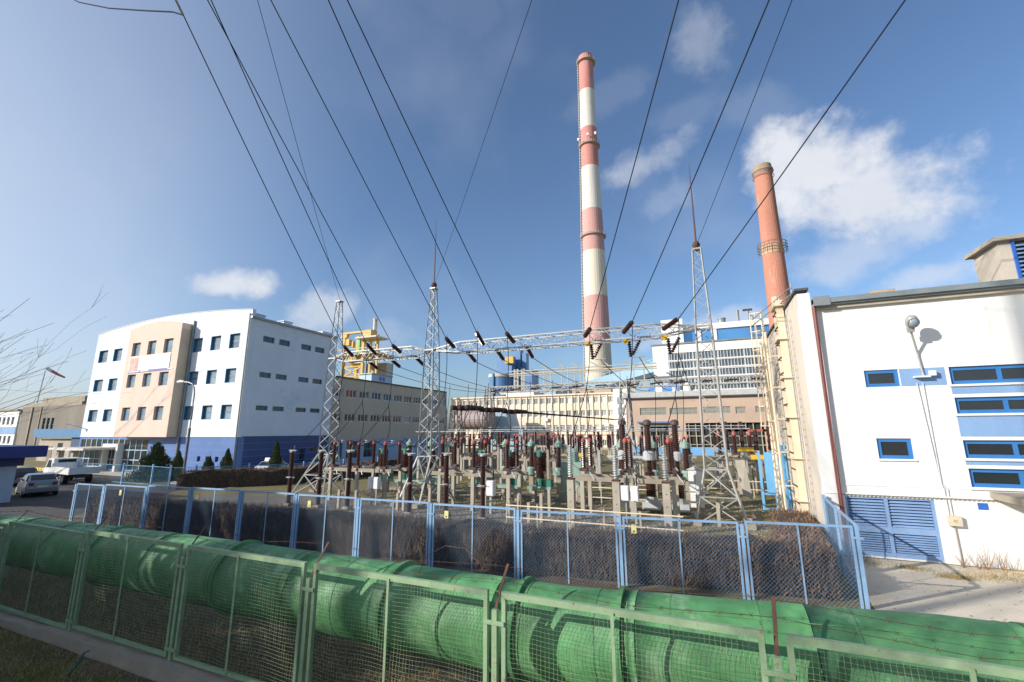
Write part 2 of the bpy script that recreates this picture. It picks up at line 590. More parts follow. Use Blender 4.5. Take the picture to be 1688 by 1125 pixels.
def window(parent, T, s0, s1, z0, z1, fmat, pmat, fw=.07, split=(1, 1), inset=.16, bars=True, slab=None, lining=0.0):
    """frame in an opening, pane as its child; shared meshes per size"""
    w, h = s1 - s0, z1 - z0
    key = (round(w, 2), round(h, 2), fmat.name, pmat.name, fw, split, slab, lining)

    def mk():
        f = MB()
        f.box(0, fw, 0, .06, 0, h).box(w - fw, w, 0, .06, 0, h).box(fw, w - fw, 0, .06, 0, fw).box(fw, w - fw, 0, .06, h - fw, h)
        for i in range(1, split[0]):
            x = w * i / split[0]
            f.box(x - fw / 2, x + fw / 2, .004, .056, fw, h - fw)
        for j in range(1, split[1]):
            z = h * j / split[1]
            f.box(fw, w - fw, .008, .052, z - fw * .7, z + fw * .7)
        if lining:
            f.box(.002, .035, -lining, -.001, .002, h - .002).box(w - .035, w - .002, -lining, -.001, .002, h - .002)
            f.box(.036, w - .036, -lining, -.001, h - .035, h - .002).box(.036, w - .036, -lining, -.001, .002, .035)
        fm = f.mesh('window_frame')
        fm.materials.append(fmat)
        pm = MB().box(fw * .5, w - fw * .5, .03, .04, fw * .5, h - fw * .5).mesh('pane')
        pm.materials.append(pmat)
        return fm, pm
    fm, pm = wmesh(key, mk)
    base = parent.location
    p = T @ Vector((s0, inset, z0))
    ang = math.atan2(T[1][0], T[0][0])
    o = link('window', fm, parent, (p.x - base.x, p.y - base.y, p.z - base.z), ang)
    link('pane', pm, o, (0, 0, 0), 0)
    return o


def TF(x, y, ang=0.0):
    return Matrix.Translation((x, y, 0)) @ Matrix.Rotation(ang, 4, 'Z')


# ------------------------------------------------------------------ office block (left, curved parapet)
UB, VB = -41.18, 29.64
UL = -68.9
B1 = thing('office_building', 'tall white office block with curved parapet, beige bay and blue tiled base', 'building', (UB, VB, 0))
T = TF(UL, VB)
W = UB - UL


def sx(px, py, v=VB):
    return gv(px, py, v).x - UL


rows = [(12.5, 14.02), (9.0, 10.45), (5.43, 6.85)]
fx = [(165.5, 179.5, 575), (189.5, 203, 572), (319, 333.5, 568), (347.5, 363.5, 566), (378, 395, 564)]
cols = [(sx(a, y), sx(b, y)) for a, b, y in fx]
holes = [(a, b, z0, z1) for (a, b) in cols for z0, z1 in rows]
mb = MB(T).wall(W, 3.78, 15.2, holes, thick=.35)
part('wall', mb, office_white, B1)
# curved parapet on top
n = 28
arc = [(0, 15.2)] + [(W, 15.2)]
pts = []
for i in range(n + 1):
    s_ = W * i / n
    t_ = (s_ / W - .52) / .52
    pts.append((s_, 17.0 - .82 * t_ * t_))
part('parapet', MB(T).prism([(0, 15.2), (W, 15.2)] + pts[::-1], -.0, .35), office_white, B1)
cap = MB(T)
for i in range(n):
    cap.bar((pts[i][0], .17, pts[i][1] + .02), (pts[i + 1][0], .17, pts[i + 1][1] + .02), .46, .05)
part('parapet_cap', cap, pale_wall, B1)
for k, (a, b) in enumerate(cols):
    for z0, z1 in rows:
        window(B1, T, a, b, z0, z1, win_teal, glass_lite, .09, (1, 2), .24, lining=.235)
# beige bay with its own windows
VBAY = 28.46
bl, br = -59.6 - UL, -50.27 - UL
TB = TF(UL, VBAY)
bx_ = [(219.6, 232.5, 566), (245, 258, 564), (271.5, 286, 561)]
bcols = [(gv(a, y, VBAY).x - UL, gv(b, y, VBAY).x - UL) for a, b, y in bx_]
bh = [(a, b, z0, z1) for (a, b) in bcols for z0, z1 in rows]
mb = MB(TB).wall(br - bl, 3.72, 15.0, bh, thick=.35, s0=bl)
part('bay_wall', mb, beige_bay, B1)
bp = [(bl + (br - bl) * i / 16, 16.15 - .55 * ((i / 16 - .5) / .5) ** 2) for i in range(17)]
part('bay_parapet', MB(TB).prism([(bl, 15.0), (br, 15.0)] + bp[::-1], 0, 1.17), beige_bay, B1)
mb = MB(TB)
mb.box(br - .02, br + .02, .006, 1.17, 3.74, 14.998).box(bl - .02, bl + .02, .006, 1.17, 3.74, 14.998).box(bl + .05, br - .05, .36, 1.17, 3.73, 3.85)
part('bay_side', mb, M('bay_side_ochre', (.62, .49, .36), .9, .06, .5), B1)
for (a, b) in bcols:
    for z0, z1 in rows:
        window(B1, TB, a, b, z0, z1, win_teal, glass_lite, .09, (1, 2), .24)
part('downpipe', MB(T).tube([(br + .22, -.12, 16.0), (br + .22, -.12, .1)], .10, 8), gutter_m, B1)
part('downpipe', MB(T).tube([(W - .2, -.1, 15.9), (W - .2, -.1, .1)], .07, 8), gutter_m, B1)
# ground floor: blue tiles with joints, glazing and doors
tl = MB(T)
gh = [(.3, 13.6, .12, 3.5)]
tl.wall(W, 0, 3.72, gh + [(15.9, 16.9, 0.1, 2.4), (22.0, 22.5, 1.35, 1.9), (23.3, 23.8, 1.35, 1.9), (24.7, 25.2, 1.35, 1.9), (26.2, 27.2, .1, 2.0)], thick=.6)
part('tiled_base', tl, blue_tile, B1)
jt = MB(T)
z = .62
while z < 3.6:
    jt.box(13.7, W - .02, -.004, -.001, z, z + .035)
    z += .62
x = 14.2
while x < W:
    for k in range(6):
        jt.box(x, x + .03, -.0045, -.0015, .04 + k * .62, .60 + k * .62)
    x += 1.1
part('tile_joints', jt, tile_joint, B1)
part('ledge', MB(T).box(0, W, -.06, .3, 3.72, 3.78), office_white, B1)
for a, b, c, d in [(15.9, 16.9, 0.1, 2.4), (26.2, 27.2, .1, 2.0)]:
    window(B1, T, a, b, c, d, M('door_brown', (.22, .16, .12), .6), M('door_panel', (.30, .22, .17), .6), .08, (1, 1), .12).name = 'door'
for a in (22.0, 23.3, 24.7):
    window(B1, T, a, a + .5, 1.35, 1.9, win_teal, glass, .05, (1, 1), .15)
# curtain glazing, pane by pane
gy = .12
xs = [.3 + 13.3 * i / 12 for i in range(13)]
zs = [.12, 1.25, 2.3, 3.5]
cg = MB(T)
for x in xs:
    cg.box(x - .05, x + .05, .03, .15, .12, 3.5)
for z in zs:
    cg.box(.25, 13.65, .035, .145, z - .05, z + .05)
gl = part('glazing_frame', cg, M('glazing_frame_paint', (.34, .52, .66), .5), B1)
for i in range(12):
    for j in range(3):
        part('pane', MB(T).box(xs[i] + .05, xs[i + 1] - .05, .08, .1, zs[j] + .05, zs[j + 1] - .05), glass if (i * 3 + j) % 5 else M('brown_glass', (.07, .055, .03), .08, spec=.7), gl)
part('interior_wall', MB(T).box(.2, 13.8, .59, .64, .01, 3.7), dark_in, B1)
# entrance canopy with round nose on pillars
ca = MB(T)
for i in range(12):
    a0, a1 = i / 12, (i + 1) / 12
    ca.box(.8 + 7.6 * a0, .8 + 7.6 * a1, -3.2, -.1, 2.30 + .12 * abs(a0 - .5), 2.62 - .10 * (a0 * 2 - 1) ** 2)
part('canopy', ca, M('canopy_cream', (.66, .62, .56), .8, .15, 1), B1)
for x in (2.2, 5.2):
    part('pillar', MB(T).box(x, x + .5, -2.8, -2.3, 0, 2.36), conc_light, B1)
part('door_surround', MB(T).box(6.1, 6.5, -.5, .02, 0, 2.95).box(8.7, 9.1, -.5, .02, 0, 2.95).box(6.5, 8.7, -.5, .02, 2.6, 2.95), white_cab, B1)
# side elevation (in shade), narrow windows
TS = TF(UB, VB, math.pi / 2)
VE = gu(551, 600, UB).y
WS = VE - VB
srow = [(553.5, 563.5, 434), (613, 622, 427.5), (668.5, 676.5, 421.5)]
scol = [(434, 453), (461, 479), (498, 514.5), (521, 536.5)]
sh, zz = [], []
for y0, y1, x0 in srow:
    zz.append((gu(x0, y1, UB).z, gu(x0, y0, UB).z))
sc_ = [(gu(a, 558, UB).y - VB, gu(b, 560, UB).y - VB) for a, b in scol]
for z0, z1 in zz:
    for a, b in sc_:
        sh.append((a, b, z0, z1))
part('side_wall', MB(TS).wall(WS - .36, 3.78, 15.4, [(a - .0, b, c, d) for a, b, c, d in sh], thick=.3, s0=.36), office_white, B1)
for a, b, c, d in sh:
    window(B1, TS, a, b, c, d, win_teal, glass, .06, (2, 1), .14)
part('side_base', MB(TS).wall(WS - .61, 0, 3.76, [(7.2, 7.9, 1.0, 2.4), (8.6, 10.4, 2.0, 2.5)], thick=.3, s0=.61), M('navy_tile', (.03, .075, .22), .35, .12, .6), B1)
jt = MB(TS)
for k in range(1, 6):
    jt.box(.02, WS, -.004, -.001, .62 * k, .62 * k + .03)
part('side_tile_joints', jt, tile_joint, B1)
window(B1, TS, 7.2, 7.9, 1.0, 2.4, win_teal, glass, .06, (1, 1), .14)
window(B1, TS, 8.6, 10.4, 2.0, 2.5, win_teal, glass, .06, (2, 1), .14)
rf = MB().box(UL + .01, UB - .01, VB + .36, VE, 15.28, 15.38)
part('roof', rf, dark_roof, B1)
part('roof_gutter', MB(TS).box(-.1, WS + .1, -.22, .1, 15.4, 15.62), gutter_m, B1)
part('back_wall', MB().box(UL, UB - .4, VE - .2, VE, 0, 15.27).box(UL, UL + .3, VB + .4, VE - .25, 0, 15.27), office_white, B1)
for (v0, v1) in ((30.6, 31.9), (34.2, 35.3)):
    part('roof_vent', MB().box(UB - 2.2, UB - 1.1, v0, v1, 15.4, 16.2).box(UB - 2.3, UB - 1.0, v0 - .08, v1 + .08, 16.202, 16.3), office_white, B1)
part('roof_housing', MB().box(UB - 4.5, UB - .6, VE - 1.6, VE - .05, 15.4, 16.1), office_white, B1)
# banner on the bay
bz0, bz1 = gv(225, 615, VBAY).z, gv(221, 590, VBAY).z
b0, b1 = gv(213, 605, VBAY).x, gv(281, 592, VBAY).x
bz0, bz1 = 10.62, 12.42
BN = thing('banner', 'white advertising banner with violet strip and pinkish picture on the beige bay', 'banner', (b0, VBAY - .03, bz0))
part('sheet', MB().box(b0, b1, VBAY - .05, VBAY - .03, bz0 + .22, bz1), banner_m, BN)
part('strip', MB().box(b0, b1, VBAY - .05, VBAY - .03, bz0, bz0 + .215), banner_v, BN)
part('picture', MB().box(b0 + .1, b0 + 1.75, VBAY - .056, VBAY - .051, bz0 + .24, bz1 - .1), banner_p, BN)
pr = MB()
for x, w in ((2.6, 1.3), (4.1, 1.7)):
    pr.box(b0 + x, b0 + x + w, VBAY - .055, VBAY - .0505, bz0 + .62, bz0 + .72)
part('small_print', pr, banner_t, BN)
pr = MB()
for x, w in ((.15, 1.9), (2.3, 1.5), (7.1, .9)):
    pr.box(b0 + x, b0 + x + w, VBAY - .055, VBAY - .0505, bz0 + .06, bz0 + .16)
part('strip_print', pr, banner_m, BN)
# wall lamp on the office corner
WL = thing('wall_lamp', 'small white street-style lamp on the office block left corner', 'lamp', (UL + 1.2, VB - .02, 4.6))
part('arm', MB().tube([(UL + 1.4, VB - .02, 4.5), (UL + .2, VB - .9, 5.1)], .05, 6), galv, WL)
part('head', MB().tube([(UL + .3, VB - .8, 5.05), (UL - .3, VB - 1.3, 5.25)], [.09, .16], 8), white_cab, WL)

def lerp_(a, b, t):
    return a + (b - a) * t


# ------------------------------------------------------------------ beige annex behind the office block
U2 = UB - .35
V2a, V2b = VE + .05, gu(735, 650, U2).y
B2 = thing('annex_building', 'long beige clad annex with two window bands behind the white office block', 'building', (U2, V2a, 0))
T2 = TF(U2, V2a, math.pi / 2)
L2 = V2b - V2a
zt = gu(640, 634, U2).z
za0, za1 = gu(600, 658, U2).z, gu(600, 645, U2).z
zb0, zb1 = gu(600, 696, U2).z, gu(600, 683, U2).z
nb = 11
cellw = L2 / nb
h2 = []
for k in range(nb):
    a, b = k * cellw + .25, (k + 1) * cellw - .25
    h2 += [(a, b, za0, za1), (a, b, zb0, zb1)]
zc = gu(600, 724, U2).z
part('wall', MB(T2).wall(L2, zc, zt, h2, thick=.3), beige2, B2)
for a, b, c, d in h2:
    window(B2, T2, a, b, c, d, win_white, glass if random.random() < .8 else glass_lite, .09, (3, 1), .10)
gf = [(.6, 2.6), (3.3, 5.6), (6.4, 8.8), (15.4, 17.0), (20.5, 22.5)]
gf = [g for g in gf if g[1] < L2]
part('ground_floor_wall', MB(T2).wall(L2, 0, zc - .004, [(a, b, .9, zc - .25) for a, b in gf], thick=.3), M('pale_blue_render', (.38, .50, .64), .9, .1, .5), B2)
for a, b in gf:
    window(B2, T2, a, b, .9, zc - .25, win_teal, glass, .08, (3, 2), .12)
part('roof_edge', MB(T2).box(-.05, L2 + .05, -.15, .35, zt, zt + .16), dark_roof, B2)
part('roof', MB().box(U2 - 14, U2 - .36, V2a, V2b, zt - .3, zt - .1), dark_roof, B2)
part('end_wall', MB().box(U2 - 14, U2 - .01, V2b - .01, V2b + .3, 0, zt + .1), M('end_pale_blue', (.30, .42, .58), .9), B2)
part('gable_wall', MB().box(U2 - 14, U2 - .35, V2a - .01, V2a + .2, 0, zt - .31), beige2, B2)
ph = thing('roof_penthouse', 'small white and pale blue plant room on the beige annex roof', 'penthouse', (U2 - 5, V2a + 7, zt - .1))
pz = zt - .1
p0, p1 = gv(612, 630, V2a + 4).x, 0
uc = U2 - 2.2
va, vb0 = gu(612, 632, uc).y, gu(645, 634, uc).y
ul_, zt_p = gv(592, 628, va).x, gu(612, 616.5, uc).z
ph.location = (uc, va, pz)
part('wall', MB().box(ul_, uc, va, vb0, pz, zt_p), M('penthouse_blue', (.52, .66, .76), .8, .06, .5), ph)
part('roof', MB().box(ul_ - .1, uc + .15, va - .15, vb0 + .15, zt_p, zt_p + .14), gutter_m, ph)
for k in range(2):
    part('window', MB().box(uc, uc + .04, lerp_(va, vb0, .38 + .16 * k), lerp_(va, vb0, .49 + .16 * k), pz + .5 * (zt_p - pz), pz + .85 * (zt_p - pz)), win_blue, ph)

# ------------------------------------------------------------------ far left works building and low blue shed
B3 = thing('works_building', 'old grey concrete works building with rooftop parapets at the far left', 'building', (-82, 45, 0))
a0, a1 = gv(38, 672, 45).x, gv(145, 665, 45).x
part('wall', MB(TF(a0, 45)).wall(a1 - a0, 0, 9.3, [(9, 10, 4.5, 7.0), (10.6, 11.6, 4.5, 7.0), (12.2, 13.2, 4.5, 7.0)], thick=.4), M('grimy_concrete', (.24, .21, .175), .95, .2, .3, streak=True, col2=(.12, .11, .1), c2amt=.35, c2scale=.3), B3)
part('roof_parapet', MB().box(a0 - .2, a1 - 3, 45.4, 47, 9.3, 10.0).box(a0 + 2, a1 - 6, 47, 58, 9.3, 11.2), conc, B3)
for k in range(3):
    window(B3, TF(a0, 45), 9 + 1.6 * k, 10 + 1.6 * k, 4.5, 7.0, win_teal, glass, .1, (1, 2), .2)
part('pilaster', MB().box(a0 + 4, a0 + 4.5, 44.8, 44.99, 0, 9.2).box(a0 + 7.6, a0 + 7.9, 44.85, 44.99, 0, 9.2), conc, B3)
part('white_wing', MB(TF(a0 - 40, 44.7)).wall(40 - .3, 0, 8.6, [(1 + 1.9 * k, 2.2 + 1.9 * k, z, z + 1.6) for k in range(20) for z in (2.0, 5.8)], thick=.3), pale_wall, B3)
for k in range(20):
    for z in (2.0, 5.8):
        window(B3, TF(a0 - 40, 44.7), 1 + 1.9 * k, 2.2 + 1.9 * k, z, z + 1.6, win_white, glass, .08, (2, 1), .15)
part('blue_spandrel', MB().box(a0 - 40, a0 - .4, 44.66, 44.685, 3.9, 5.4), blue_panel, B3)
part('wing_roof', MB().box(a0 - 40.3, a0 - .35, 44.4, 56, 8.62, 8.9), conc, B3)
B4 = thing('low_shed', 'low shed with blue fascia between the works building and the office block', 'shed', (-78, 38, 0))
c0, c1 = gv(62, 745, 36).x, gv(135, 735, 36).x
part('wall', MB().box(c0, c0 + 10, 36, 41, 0, 3.2), conc_light, B4)
part('door', MB().box(c0 + 3, c0 + 4.2, 35.96, 35.99, 0, 2.2), M('door_brown', (.22, .16, .12), .6), B4)
part('window', MB().box(c0 + 5.6, c0 + 6.9, 35.96, 35.99, 1.9, 2.7), glass, B4)
part('dark_bay', MB().box(c0 + 10.02, c1 + 4, 35.6, 41, 0, 3.5), M('dark_blue_sheet', (.035, .075, .16), .5), B4)
part('fascia', MB().box(c0 - .3, c1 + 4.2, 35.2, 41.2, 3.52, 4.75), M('mid_blue_sheet', (.07, .20, .36), .5), B4)
WSK = thing('windsock', 'red and white windsock on a thin mast over the works roof', 'windsock', (gv(60, 668, 46).x, 46, 11.2))
mx_ = gv(60, 668, 46).x
part('mast', MB().tube([(mx_, 46, 9.0), (mx_ + .8, 46, gv(68, 612, 46).z)], .09, 6), galv, WSK)
zt_ = gv(68, 608, 46).z
part('sock', MB().tube([(mx_ + .8, 46.1, zt_), (mx_ + 1.0, 46.9, zt_ - .5)], [.32, .30], 8), flag_white, WSK)
part('sock_end', MB().tube([(mx_ + 1.0, 46.9, zt_ - .5), (mx_ + 1.3, 48.0, zt_ - 1.2), (mx_ + 1.6, 49.0, zt_ - 1.7)], [.30, .24, .16], 8), flag_red, WSK)

# ------------------------------------------------------------------ kiosk at the left edge
kc = gz(16, 828)
K = thing('guard_kiosk', 'small guard kiosk with flat dark blue roof at the left edge', 'kiosk', (kc.x, kc.y, 0))
kz0, kz1 = gv(50, 762, kc.y).z, gv(50, 735, kc.y).z
rx = gv(79, 742, kc.y + .5).x
part('wall', MB().box(kc.x - 6, kc.x, kc.y - 3.4, kc.y, 0, kz0), M('kiosk_pale_blue', (.55, .62, .72), .8, .08, .8), K)
part('roof', MB().box(kc.x - 8, rx, kc.y - 4.4, kc.y + .5, kz0 + .3, kz1), M('kiosk_navy', (.015, .035, .22), .45, .1, 1), K)
part('fascia', MB().box(kc.x - 7, kc.x + .25, kc.y - 3.8, kc.y + .2, kz0 - .25, kz0 + .296), M('kiosk_navy', (.015, .035, .22)), K)
part('window', MB().box(kc.x + .002, kc.x + .03, kc.y - 2.9, kc.y - 1.6, 1.0, 2.0), glass, K)

# ------------------------------------------------------------------ white control building at the right
VW, UW = 19.56, 3.52
WBZ = 8.86
WB = thing('control_building', 'white rendered control building with blue windows at the right edge', 'building', (UW, VW, 0))
TW = TF(UW, VW)


def wx(px, py):
    return gv(px, py, VW).x - UW


LW = 22.0
w_up = (wx(1426, 626), wx(1483, 626), gv(1455, 638, VW).z, gv(1455, 610, VW).z)
w_lo = (wx(1447, 740), wx(1505, 740), gv(1475, 757, VW).z, gv(1475, 723, VW).z)
R0 = wx(1566, 620)
bz = [(gv(1600, 633, VW).z, gv(1590, 604, VW).z), (gv(1600, 682, VW).z, gv(1600, 655, VW).z),
      (gv(1610, 756, VW).z, gv(1610, 726, VW).z), (gv(1620, 804, VW).z, gv(1620, 773, VW).z)]
hw = [w_up, w_lo]
for a, b in bz:
    for k in range(3):
        hw.append((R0 + 3.9 * k + (.0 if k == 0 else 0), R0 + 3.9 * k + 2.55, a, b))
lou = (wx(1392, 820) + .02, wx(1548, 870), .05, gv(1465, 821, VW).z)
hw.append(lou)
part('wall', MB(TW).wall(LW, 0, WBZ - .1, hw, thick=.35), white_wall, WB)
for hh in (w_up, w_lo):
    window(WB, TW, *hh, win_blue, glass, .12, (1, 1), .05)
for a, b in bz:
    for k in range(3):
        window(WB, TW, R0 + 3.9 * k, R0 + 3.9 * k + 2.55, a, b, win_blue, glass, .12, (2, 1), .08)
# blue spandrels between the windows
for (zlo, zhi) in ((bz[1][1], bz[0][0]), (bz[2][1], bz[1][0]), (bz[3][1], bz[2][0])):
    for k in range(3):
        part('spandrel', MB(TW).box(R0 + 3.9 * k - .03, R0 + 3.9 * k + 2.58, -.012, -.004, zlo + .12, zhi - .10), blue_panel, WB)
part('spandrel', MB(TW).box(w_up[1] + .02, R0 - .12, -.012, -.004, w_up[2], w_up[3]), blue_panel, WB)
for a, b in bz:
    for k in range(3):
        part('sill', MB(TW).box(R0 + 3.9 * k - .08, R0 + 3.9 * k + 2.63, -.07, -.002, a - .07, a - .01), white_wall, WB)
part('sill', MB(TW).box(w_lo[0] - .04, w_lo[1] + .04, -.06, -.002, w_lo[2] - .06, w_lo[2] - .01), white_wall, WB)
# dentil course and thin string course
zd = gv(1500, 822, VW).z
dn = MB(TW)
x = .5
while x < LW:
    dn.box(x, x + .055, -.05, -.001, zd + .02, zd + .065)
    x += .115
part('dentil_course', dn, conc, WB, kind='stuff')
part('string_course', MB(TW).box(.02, LW, -.07, -.001, zd + .068, zd + .105).box(.3, LW, -.02, -.0015, zd + .36, zd + .39), white_wall, WB)
# corner pilaster, gutter, downpipe
part('corner_pilaster', MB().box(UW - .02, UW + .40, VW - .045, VW - .002, 0, WBZ + .45), white_wall, WB)
gt = MB(TW)
gt.box(.42, LW, -.34, -.02, WBZ - .06, WBZ + .12).box(.45, LW, -.24, -.005, WBZ - .13, WBZ - .065).box(.42, .95, -.36, -.03, WBZ - .15, WBZ + .2)
part('gutter', gt, gutter_m, WB)
part('soffit', MB(TW).box(.45, LW, -.14, -.002, WBZ - .25, WBZ - .135), conc_light, WB)
dp = wx(1337.5, 506) + .04
part('downpipe', MB(TW).tube([(dp, -.16, WBZ - .15), (dp, -.16, 1.2), (dp + .02, -.16, .05)], .065, 8), maroon, WB)
part('side_wall', MB().box(UW, UW + .3, VW + .352, 29.5, 0, 9.43), side_cream, WB)
part('side_coping', MB().box(UW - .08, UW + .38, VW - .08, 29.6, 9.432, 9.52), dark_roof, WB)
part('back_wall', MB().box(UW + .3, UW + LW, 29.2, 29.5, 0, 8.8).box(UW + LW - .3, UW + LW, VW + .4, 29.2, 0, 8.8), side_cream, WB)
part('roof', MB().box(UW + .31, UW + LW, VW + .36, 29.19, 8.72, 8.84), dark_roof, WB)
part('roof_upstand', MB().box(UW + 1.6, UW + LW, VW + .5, VW + .9, 8.86, 9.12), pale_wall, WB)
# louvred double gate: frame, mid rail, one slat at a time
a, b, c, d = lou
T_ = TW
fr = MB(T_)
mid = a + (b - a) * .47
for x0, x1 in ((a, a + .06), (b - .09, b), (mid - .05, mid + .05)):
    fr.box(x0, x1, .02, .12, c, d)
zm = c + (d - c) * .45
fr.box(a + .06, b - .09, .03, .11, c, c + .14).box(a + .06, b - .09, .03, .11, d - .06, d).box(a + .06, b - .09, .025, .115, zm - .1, zm + .1)
gate = part('louvre_gate', fr, blue_louver, WB)
part('louvre_back', MB(T_).box(a, b, .25, .28, c, d), dark_in, WB)
for (x0, x1) in ((a + .07, mid - .06), (mid + .06, b - .10)):
    for (za, zb, nn) in ((c + .16, zm - .11, 8), (zm + .11, d - .07, 9)):
        for k in range(nn):
            z0 = za + (zb - za) * k / nn
            hgt = (zb - za) / nn
            sl = MB(T_).add([(x0, .035, z0), (x1, .035, z0), (x1, .10, z0 + hgt * .64), (x0, .10, z0 + hgt * .64),
                             (x0, .05, z0), (x1, .05, z0), (x1, .115, z0 + hgt * .64), (x0, .115, z0 + hgt * .64)],
                            [(0, 1, 2, 3), (7, 6, 5, 4), (0, 4, 5, 1), (3, 2, 6, 7), (0, 3, 7, 4), (1, 5, 6, 2)])
            part('slat', sl, blue_louver, gate)
# meter box, conduits, blue plate, floodlight plate
bx0 = gv(1571, 858, VW)
JB = thing('junction_box', 'small cream junction box with conduits on the white wall beside the louvres', 'junction box', (bx0.x, VW - .1, bx0.z))
part('box', MB().box(bx0.x - .17, bx0.x + .17, VW - .16, VW - .002, bx0.z - .15, bx0.z + .15), M('box_cream', (.62, .55, .42), .6, .15, 4), JB)
part('badge', MB().box(bx0.x - .05, bx0.x + .05, VW - .166, VW - .161, bx0.z - .03, bx0.z + .04), M('box_ochre', (.55, .38, .18), .6), JB)
part('conduit', MB().tube([(bx0.x, VW - .04, bx0.z - .15), (bx0.x + .02, VW - .04, .02)], .02, 6), M('conduit_grey', (.42, .36, .32), .6), JB)
for o_ in (-.09, .0):
    part('conduit', MB().tube([(bx0.x + o_, VW - .035, bx0.z + .15), (bx0.x + o_, VW - .035, zd + .33), (bx0.x + o_ - .13 - o_ * .8, VW - .035, zd + .5), (bx0.x + o_ * 1.8 - .13, VW - .035, 5.75)], .015, 6), M('conduit_white', (.62, .62, .60), .6), JB)
pb = gv(1620, 835, VW)
single('wall_plate', MB().box(pb.x - .12, pb.x + .12, VW - .02, VW - .002, pb.z - .1, pb.z + .1), blue_paint, 'small plain blue plate on the white wall right of the louvres', 'plate', (pb.x, VW, pb.z))
# wall floodlight on a bracket pole
lp = gv(1522, 622, VW)
WLamp = thing('wall_floodlight', 'round-headed street lamp on a bent pole fixed to the white wall', 'lamp', (lp.x, VW, lp.z))
part('bracket', MB().box(lp.x - .28, lp.x + .12, VW - .22, VW - .002, lp.z - .02, lp.z + .03).box(lp.x + .12, lp.x + .3, VW - .18, VW - .1, lp.z + .03, lp.z + .2), white_cab, WLamp)
j1 = Vector((lp.x - .06, VW - .06, lp.z + .85))
hd = Vector((lp.x - .28, VW - .50, lp.z + 1.72))
part('pole', MB().tube([(lp.x + .0, VW - .05, lp.z), (lp.x - .06, VW - .05, lp.z + .7), j1, hd - Vector((0, 0, .18))], .035, 8), galv, WLamp)
part('ballast', MB().box(hd.x - .09, hd.x + .09, hd.y - .07, hd.y + .07, hd.z - .22, hd.z - .05), M('lamp_grey', (.30, .29, .27), .5), WLamp)
dirh = Vector((.10, -.5, .86)).normalized()
Rm = dirh.to_track_quat('Z', 'Y').to_matrix().to_4x4()
hm = MB(Matrix.Translation(hd + Vector((0, 0, -.06))) @ Rm).lathe([(.06, -.02), (.12, .03), (.165, .14), (.175, .25), (.16, .34), (.11, .41), (.02, .44)], 14)
lh = part('head', hm, M('lamp_housing', (.36, .35, .33), .35, .1, 3), WLamp, smooth=True)
Lm = Matrix.Translation(hd + dirh * .2 + Vector((0, 0, -.06))) @ Vector((.16, -.86, -.48)).to_track_quat('Z', 'Y').to_matrix().to_4x4()
part('lens_rim', MB(Lm).lathe([(.16, .06), (.175, .10), (.175, .145), (.15, .15)], 16), M('lamp_rim', (.20, .19, .18), .5), WLamp)
part('lens', MB(Lm).lathe([(.145, .11), (.145, .152), (.10, .19), (.02, .205)], 14), glass_lite, WLamp, smooth=True)
# rooftop ventilator with louvres
vh = thing('roof_ventilator', 'beige rooftop ventilator box with dark blue louvres on the white building', 'ventilator', (12, VW + 1, 8.9))
ax = gv(1651, 430, VW + 1).x
vz1 = gv(1665, 397, VW + 1).z
bev = MB().box(ax, ax + 3.6, VW + 1.0, VW + 2.6, 8.9, vz1)
part('box', bev, M('ventilator_beige', (.50, .44, .36), .85, .15, 1, col2=(.32, .26, .2), c2amt=.3), vh)
part('lid', MB().box(ax - .2, ax + 3.8, VW + .8, VW + 2.8, vz1 + .002, vz1 + .14), conc_light, vh)
part('louvre_frame', MB().box(ax + .32, ax + .40, VW + .93, VW + .998, 9.25, vz1 - .04), blue_paint, vh)
part('louvre_back', MB().box(ax + .40, ax + 3.5, VW + .985, VW + .998, 9.25, vz1 - .05), dark_in, vh)
nl = 9
for k in range(nl):
    z0 = 9.27 + (vz1 - .1 - 9.27) * k / nl
    part('slat', MB().add([(ax + .4, VW + .90, z0), (ax + 3.5, VW + .90, z0), (ax + 3.5, VW + .98, z0 + .075), (ax + .4, VW + .98, z0 + .075),
                           (ax + .4, VW + .90, z0 - .01), (ax + 3.5, VW + .90, z0 - .01), (ax + 3.5, VW + .98, z0 + .065), (ax + .4, VW + .98, z0 + .065)],
                          [(0, 1, 2, 3), (7, 6, 5, 4), (0, 4, 5, 1), (3, 2, 6, 7), (0, 3, 7, 4), (1, 5, 6, 2)]), blue_panel, vh)
part('flue', MB().box(UW + 2.6, UW + 3.4, VW + 1.2, VW + 1.8, 8.86, 9.45).box(UW + 1.7, UW + 4.4, VW + 1.9, VW + 2.4, 8.86, 9.3), M('flue_ochre', (.42, .32, .2), .8), WB)
# concrete porch edge at the far right
pc = gv(1660, 815, 18.6)
part('porch_roof', MB().box(pc.x, pc.x + 6, 17.6, VW - .002, pc.z - .25, pc.z - .05), conc, WB)
part('porch_wall', MB().box(pc.x + 1.0, pc.x + 6, 17.8, VW - .003, 0, pc.z - .254), white_wall, WB)

